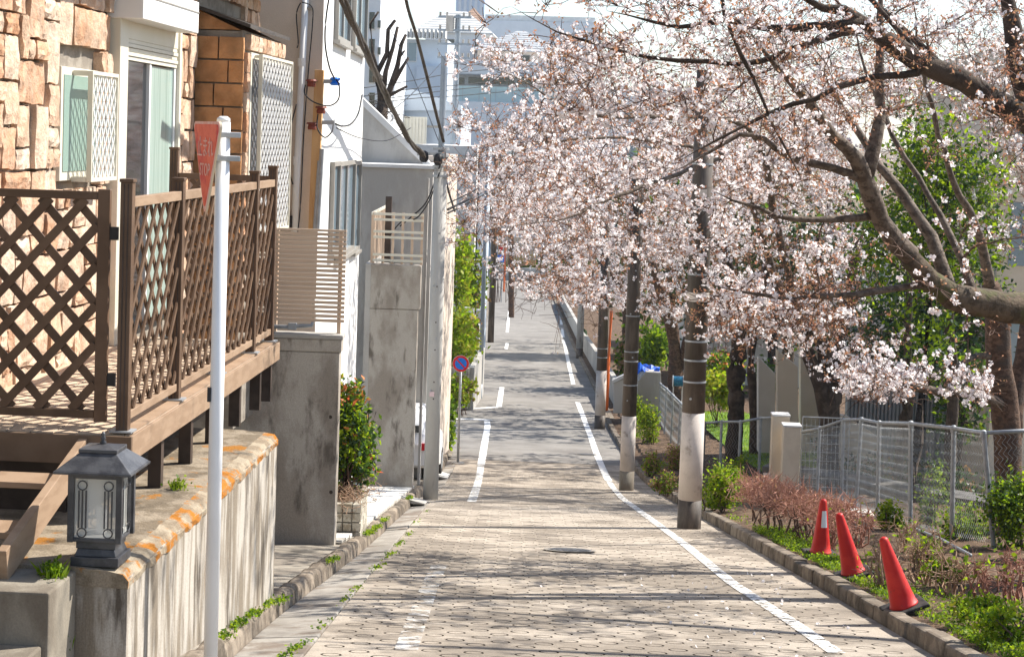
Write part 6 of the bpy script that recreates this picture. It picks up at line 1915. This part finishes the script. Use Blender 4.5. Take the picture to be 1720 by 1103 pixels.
# block wall and gate post on the side-road corner
bw_ = thing('block_wall', (at(785,640,60).x, 60, gz(60)), 'old block wall corner under the yellow green bush', 'wall')
x1 = at(788,640,60).x
for r_ in range(7):
    for k in range(5):
        z0 = gz(60)+.05+r_*.2
        MB().box(x1-.42*(k+1)+(.2 if r_%2 else 0), x1-.42*k-.015+(.2 if r_%2 else 0)-(.2 if k==0 and r_%2 else 0), 60, 60.15, z0, z0+.188).build('block', M['granite'], bw_)
MB().box(x1-.02, x1+.15, 60.16, 66, gz(60)-.3, gz(60)+1.45).build('return_wall', M['con_mid'], bw_)
cb = thing('corner_bed', (at(775,690,57).x,57.5,gz(57)), 'curved pale kerb of the raised bed at the side road corner', 'planter')
pts = [g(690+0,684,.1), g(750,686,.1), g(785,682,.1), g(793,668,.1)]
MB().tube([p + Vector((0,0,.02)) for p in smooth_poly(pts,5)], .13, 8).build('kerb', M['con_light'], cb, smooth=True)
gpst = thing('gate_post', (at(797,560,72).x,72,gz(72)), 'pale gate posts with a white letter box beyond the block wall', 'post')
for (u, vt, d) in ((790,530,72),(798,545,70),(803,520,74)):
    x = at(u,600,d).x; MB().box(x-.14,x+.14,d,d+.3,gz(d)-.2,at(u,vt,d).z).build('post', M['con_light'], gpst, bevel=.01)
x = at(788,523,71.8).x; MB().box(x-.2,x+.2,71.7,71.9,at(788,530,71.8).z,at(788,516,71.8).z).build('letter_box', M['white'], gpst, bevel=.02)
# white bin bag etc near gate
# left street houses further down
def block(t, u0, u1, vt, d, depth, mat, vb=None, name='wall', yaw=0):
    a, b = at(u0, vt, d), at(u1, vt, d)
    z0 = hill(d)-1 if vb is None else at(u0,vb,d).z
    z1 = max(a.z, b.z)
    return MB().box(a.x, b.x, d, d+depth, z0, z1).build(name, mat, t)
def bwin(t, par, u0, u1, v0, v1, d, mat='glass_blue', fm='white', nx=1):
    a, b = at(u0,v0,d), at(u1,v1,d); s = d/3000
    o = MB().box(a.x, b.x, d-.08, d-.005, b.z, a.z).build('window', M[fm], t)
    f = .9*s*1.0
    wdt = (b.x-a.x-f*(nx+1))/nx
    for k in range(nx):
        x = a.x+f+k*(wdt+f)
        MB().box(x, x+wdt, d-.10, d-.081, b.z+f, a.z-f).build('pane', M[mat], o)
def hip(t, u0, u1, v_eave, v_top, d, depth, mat, over=.5, ridge=.0):
    a, b = at(u0,v_eave,d), at(u1,v_eave,d); zt = at((u0+u1)/2,v_top,d).z; z = (a.z+b.z)/2
    x0, x1, y0, y1 = a.x-over, b.x+over, d-over, d+depth+over
    xm, ym = (x0+x1)/2, (y0+y1)/2; rl = (x1-x0)*ridge/2
    vs = [(x0,y0,z),(x1,y0,z),(x1,y1,z),(x0,y1,z),(xm-rl,ym,zt),(xm+rl,ym,zt),(x0,y0,z-.15),(x1,y0,z-.15),(x1,y1,z-.15),(x0,y1,z-.15)]
    mb = MB(); mb.add(vs, [(0,1,5,4),(1,2,5),(2,3,4,5),(3,0,4),(6,7,1,0),(7,8,2,1),(8,9,3,2),(9,6,0,3),(9,8,7,6)])
    o = mb.build('roof', mat, t)
    # tile courses on the front slope
    p0, p1 = Vector((x0,y0,z)), Vector((x1,y0,z)); q0, q1 = Vector((xm-rl,ym,zt)), Vector((xm+rl,ym,zt))
    for k in range(1,9):
        f = k/9
        MB().bar(p0.lerp(q0,f)+Vector((0,-.02,.03)), p1.lerp(q1,f)+Vector((0,-.02,.03)), .05, .04).build('tile_course', mat, o)
M['bgwhite'] = pm('haze_pale_house_wall', (.72,.735,.75), (.76,.775,.79), sc=.5, rough=.9)  # far wall colours paled and blued to carry the distant haze
M['bgblue'] = pm('haze_blue_house_wall', (.58,.64,.70), (.62,.68,.74), sc=.5, rough=.9)
M['bgblue2'] = pm('haze_grey_house_wall', (.50,.56,.63), (.54,.60,.67), sc=.5, rough=.9)
M['bgtan'] = pm('tan_house_wall', (.60,.50,.42), (.63,.54,.46), sc=.5, rough=.9)
M['bgroof'] = pm('grey_roof_tile', (.40,.41,.42), (.48,.49,.50), sc=1.5, rough=.8)
M['bgroof2'] = pm('light_roof_tile', (.56,.56,.54), (.62,.62,.60), sc=1.5, rough=.8)
M['bgbrown'] = pm('brown_roof_tile', (.42,.27,.18), (.48,.32,.23), sc=1.5, rough=.8)
def house_(name, label, u, d): return thing(name, (at(u,200,d).x, d, hill(d)), label, 'house')
t = house_('panel_house', 'pale panel clad house rising behind the grey pole', 780, 84)
block(t, 700, 802, 246, 84, 8, M['con_light'])
MB().box(at(802,300,84).x+.01, at(812,300,84).x, 85, 90, gz(84)-1, at(815,235,84).z).build('side_wall', M['bgblue'], t)
for k in range(6):
    zz = at(780,262+k*22,84).z
    MB().box(at(752,300,84).x, at(801,300,84).x, 83.95, 83.995, zz-.03, zz+.03).build('panel_joint', M['con_mid'], t)
t = house_('pink_house', 'narrow pinkish wall of a house behind the grey pole', 722, 41)
o = MB().box(at(650,300,41).x, at(734,400,41).x, 41, 46.5, gz(41)-1, at(725,262,41).z).build('wall', M['beige'], t)
bwin(t, o, 712, 722, 430, 480, 41)
t = house_('white_flats', 'white block of flats with small dark windows at the edge of the pale houses', 640, 84)
o = block(t, 560, 642, -80, 84, 12, M['bgwhite'])
for k in range(4):
    bwin(t, o, 620, 630, 20+k*45, 50+k*45, 84, 'glass_dark'); bwin(t, o, 634, 640, 34+k*45, 48+k*45, 84, 'glass_dark')
t = house_('blue_house', 'haze-paled blue house with a big window and corrugated roof edge', 690, 112)
o = block(t, 640, 752, 68, 112, 10, M['bgblue'])
bwin(t, o, 656, 700, 70, 104, 112, 'glass_blue', 'white', 3)
for k in range(16):
    x = at(640+k*7,58,111.5).x; MB().box(x, x+.14, 111.2, 112.4, at(700,64,112).z, at(700,50,112).z).build('roof_rib', M['bgroof2'], t)
block(t, 700, 752, 112, 111, 1.0, M['bgblue2'], name='lower_wall')
t = house_('hipped_house', 'house with a broad pale hipped roof above the transformer', 755, 235)
o = block(t, 715, 812, 52, 235, 12, M['bgwhite']); hip(t, 700, 822, 54, 14, 235, 12, M['bgroof2'], ridge=.25)
bwin(t, o, 752, 766, 66, 96, 235, 'glass_dark', 'frame_grey'); bwin(t, o, 798, 806, 70, 80, 235, 'glass_dark')
t = house_('brown_roof_house', 'small brown pyramid roof peeping over the pale hipped roof', 792, 262)
block(t, 772, 812, 38, 262, 8, M['bgwhite']); hip(t, 772, 812, 38, 10, 262, 8, M['bgbrown'])
t = house_('grey_roof_house', 'tan walled house with a wide grey pyramid roof', 872, 228)
o = block(t, 802, 940, 84, 228, 12, M['bgtan']); hip(t, 798, 944, 85, 48, 228, 12, M['bgroof'], ridge=.1)
bwin(t, o, 862, 890, 92, 104, 228, 'glass_dark', 'frame_grey')
t = house_('blue_roof_house', 'flat haze-paled bluish roofed house behind the grey pyramid roof', 880, 255)
block(t, 806, 1010, 40, 255, 10, M['bgblue']); block(t, 815, 1000, 30, 256, 6, M['bgroof2'], name='roof_block')
t = house_('terrace_house', 'long white flat roofed house with a glass railed terrace', 840, 214)
o = block(t, 726, 1000, 128, 214, 12, M['con_light'])
MB().box(at(726,120,212).x, at(1000,120,212).x, 210.5, 226, at(850,127,212).z, at(850,104,212).z).build('roof_slab', M['bgwhite'], t, bevel=.05)
for k in range(6):
    bwin(t, o, 745+k*42, 780+k*42, 130, 143, 214, 'glass_dark', 'frame_grey', 2)
x0, x1 = at(722,160,209).x, at(1000,160,209).x
for k in range(10):
    xa = x0+(x1-x0)*k/10; MB().box(xa, xa+(x1-x0)/10-.05, 209, 209.03, at(800,171,209).z, at(800,145,209).z).build('glass_panel', pm('railing_glass%d'%k, (.62,.76,.76), rough=.15, transl=.3), t)
MB().box(at(690,175,208.8).x, x1, 208.6, 213.9, hill(208)-1, at(800,171,208.8).z).build('terrace_wall', M['bgwhite'], t)
t = house_('laundry_house', 'haze-paled blue grey house with a curtain hung on its balcony', 720, 96)
o = block(t, 640, 775, 186, 96, 8, M['bgblue2'])
MB().prism([Vector((p.x,95.8,p.z)) for p in (at(640,168,96), at(690,150,96), at(775,178,96), at(775,186,96), at(640,186,96))], (0,1,0)).build('curved_parapet', M['bgblue'], t)
cu = MB(); n = 14
for k in range(n):
    xa = at(677,220,95.2).x + k*.09; cu.box(xa, xa+.09, 95.2+.04*(k%2), 95.25+.04*(k%2), at(690,242,95).z, at(690,196,95).z)
cu.build('curtain', pm('cream_curtain', (.68,.64,.54), (.72,.68,.58), sc=3, rough=.9), t)
MB().box(at(640,192,95.4).x, at(775,192,95.4).x, 95.3, 95.4, at(700,214,95).z, at(700,210,95).z).build('balcony_rail', M['frame_grey'], t)
MB().box(at(664,200,95.5).x, at(675,200,95.5).x, 95.5, 95.6, at(690,228,95).z, at(690,208,95).z).build('garment', M['black'], t)
tw = thing('far_tower', (at(790,20,900).x,900,0), 'faint blue tower block far behind the roofs', 'building')
MB().box(at(766,0,900).x, at(814,0,900).x, 900, 930, -20, at(790,-12,900).z).build('wall', pm('tower_glass', (.38,.52,.70), (.42,.56,.74), sc=.1, rough=.4), tw)
for k in range(5):
    xa = at(770+9*k,10,899.5).x; MB().box(xa, xa+1.4, 899.3, 899.9, -20, at(790,-8,900).z).build('window_band', M['bgblue2'], tw)
# houses hidden mostly by blossom, right of the street and beyond the crossing
t = house_('far_block', 'pale apartment block glimpsed through the blossom above the crossing', 1000, 200)
o = block(t, 940, 1120, 150, 200, 12, M['bgwhite'])
for k in range(5):
    for j in range(4): bwin(t, o, 952+k*32, 972+k*32, 180+j*60, 215+j*60, 200, 'glass_blue', 'white', 2)
t = house_('far_house', 'haze-paled bluish house beyond the crossing hedge', 880, 198)
o = block(t, 815, 935, 250, 198, 8, M['bgblue'])
for k in range(3): bwin(t, o, 830+k*34, 850+k*34, 300, 340, 198, 'glass_dark', 'white', 2)
hip(t, 812, 938, 252, 205, 198, 8, M['bgroof'], ridge=.3)
t = house_('yard_house', 'cream building behind the tall cherry in the yard', 1250, 98)
o = block(t, 1200, 1500, 400, 98, 10, M['bldg2'])
for k in range(8):
    for j in range(1): bwin(t, o, 1215+k*34, 1240+k*34, 420+j*110, 460+j*110, 98, 'glass_dark', 'white', 2)
# pruned bare tree before the white flats
pr = thing('pruned_tree', at(650,190,44), 'bare pruned tree with thick black upright limbs among the houses', 'tree')
bp = at(640,250,44)
def limbpx(pts):
    MB().tube([at(u,v,44) for u,v,_ in pts], [q for *_,q in pts], 8).build('limb', M['barkdark'], pr, smooth=True)
MB().tube([Vector((bp.x,44,gz(44))), bp, at(642,170,44)], [.2,.17,.13], 9).build('trunk', M['barkdark'], pr, smooth=True)
limbpx([(642,175,.12),(630,130,.07),(650,90,.06),(652,50,.05),(664,34,.04)]); limbpx([(640,175,.1),(648,120,.06),(660,80,.05),(668,45,.035)])
limbpx([(645,180,.1),(655,150,.08),(668,110,.06),(674,75,.05),(682,58,.035)]); limbpx([(655,150,.06),(672,120,.05),(686,97,.03)])
limbpx([(645,165,.06),(665,155,.04),(684,145,.03)]); limbpx([(640,140,.05),(626,90,.04),(622,40,.03),(636,20,.025)]); limbpx([(668,100,.04),(676,90,.03),(680,85,.02)])
tips = np.array([tuple(at(rng.uniform(600,690), rng.uniform(160,250), 43.5)) for _ in range(70)])
stems('twigs', np.repeat(np.array([tuple(at(640,200,44))]),70,0)+rng.normal(0,.25,(70,3)), tips, .008, 'barkdark', pr, .06)
# person at the far crossing
pp = g(893, 487); d = pp.y
pr_ = thing('person', pp, 'person in dark clothes and pale cap walking at the far crossing', 'person')
me = bpy.data.meshes.new('body')
J = [(0,0,.92),(0,0,1.15),(0,0,1.38),(0,0,1.48),(0,-.02,1.6),(.1,0,.9),(.12,-.08,.5),(.12,.0,.06),(.12,-.14,.04),(-.1,0,.9),(-.12,.12,.5),(-.12,.2,.08),(-.12,.06,.05),(.19,0,1.36),(.24,.05,1.1),(.24,-.06,.88),(-.19,0,1.36),(-.24,-.05,1.1),(-.24,.06,.88)]
E = [(0,1),(1,2),(2,3),(3,4),(0,5),(5,6),(6,7),(7,8),(0,9),(9,10),(10,11),(11,12),(2,13),(13,14),(14,15),(2,16),(16,17),(17,18)]
rad = [.15,.14,.15,.06,.1,.1,.075,.05,.04,.1,.075,.05,.04,.07,.05,.04,.07,.05,.04]
me.from_pydata(J, E, []); me.materials.append(M['black'])
bo = bpy.data.objects.new('body', me); COL.objects.link(bo); bo.parent = pr_
sm = bo.modifiers.new('skin','SKIN'); bo.modifiers.new('sub','SUBSURF').levels = 1
for i, q in enumerate(rad): me.skin_vertices[0].data[i].radius = (q,q)
me.skin_vertices[0].data[0].use_root = True
MB(Matrix.Translation(pp)).lathe([(.105,1.62),(.11,1.68),(.08,1.75),(.02,1.77)], (0,-.02,0), 12).build('cap', M['white'], pr_, smooth=True)
# ================================================================== HAZE
hz = MB().box(-1510, 1510, -45, 2510, -17.2, 95).build('haze', None)
hm = bpy.data.materials.new('haze_air'); hm.use_nodes = True
N = hm.node_tree.nodes; L = hm.node_tree.links
N.remove(N['Principled BSDF'])
pv = N.new('ShaderNodeVolumePrincipled'); pv.inputs['Color'].default_value = (.86,.92,1,1); pv.inputs['Density'].default_value = .00022; pv.inputs['Anisotropy'].default_value = .3
L.new(pv.outputs[0], N['Material Output'].inputs['Volume'])
hz.data.materials.clear(); hz.data.materials.append(hm)
tag(hz, 'thin pale haze filling the air of the street', 'haze', kind='stuff')
bpy.context.view_layer.update()
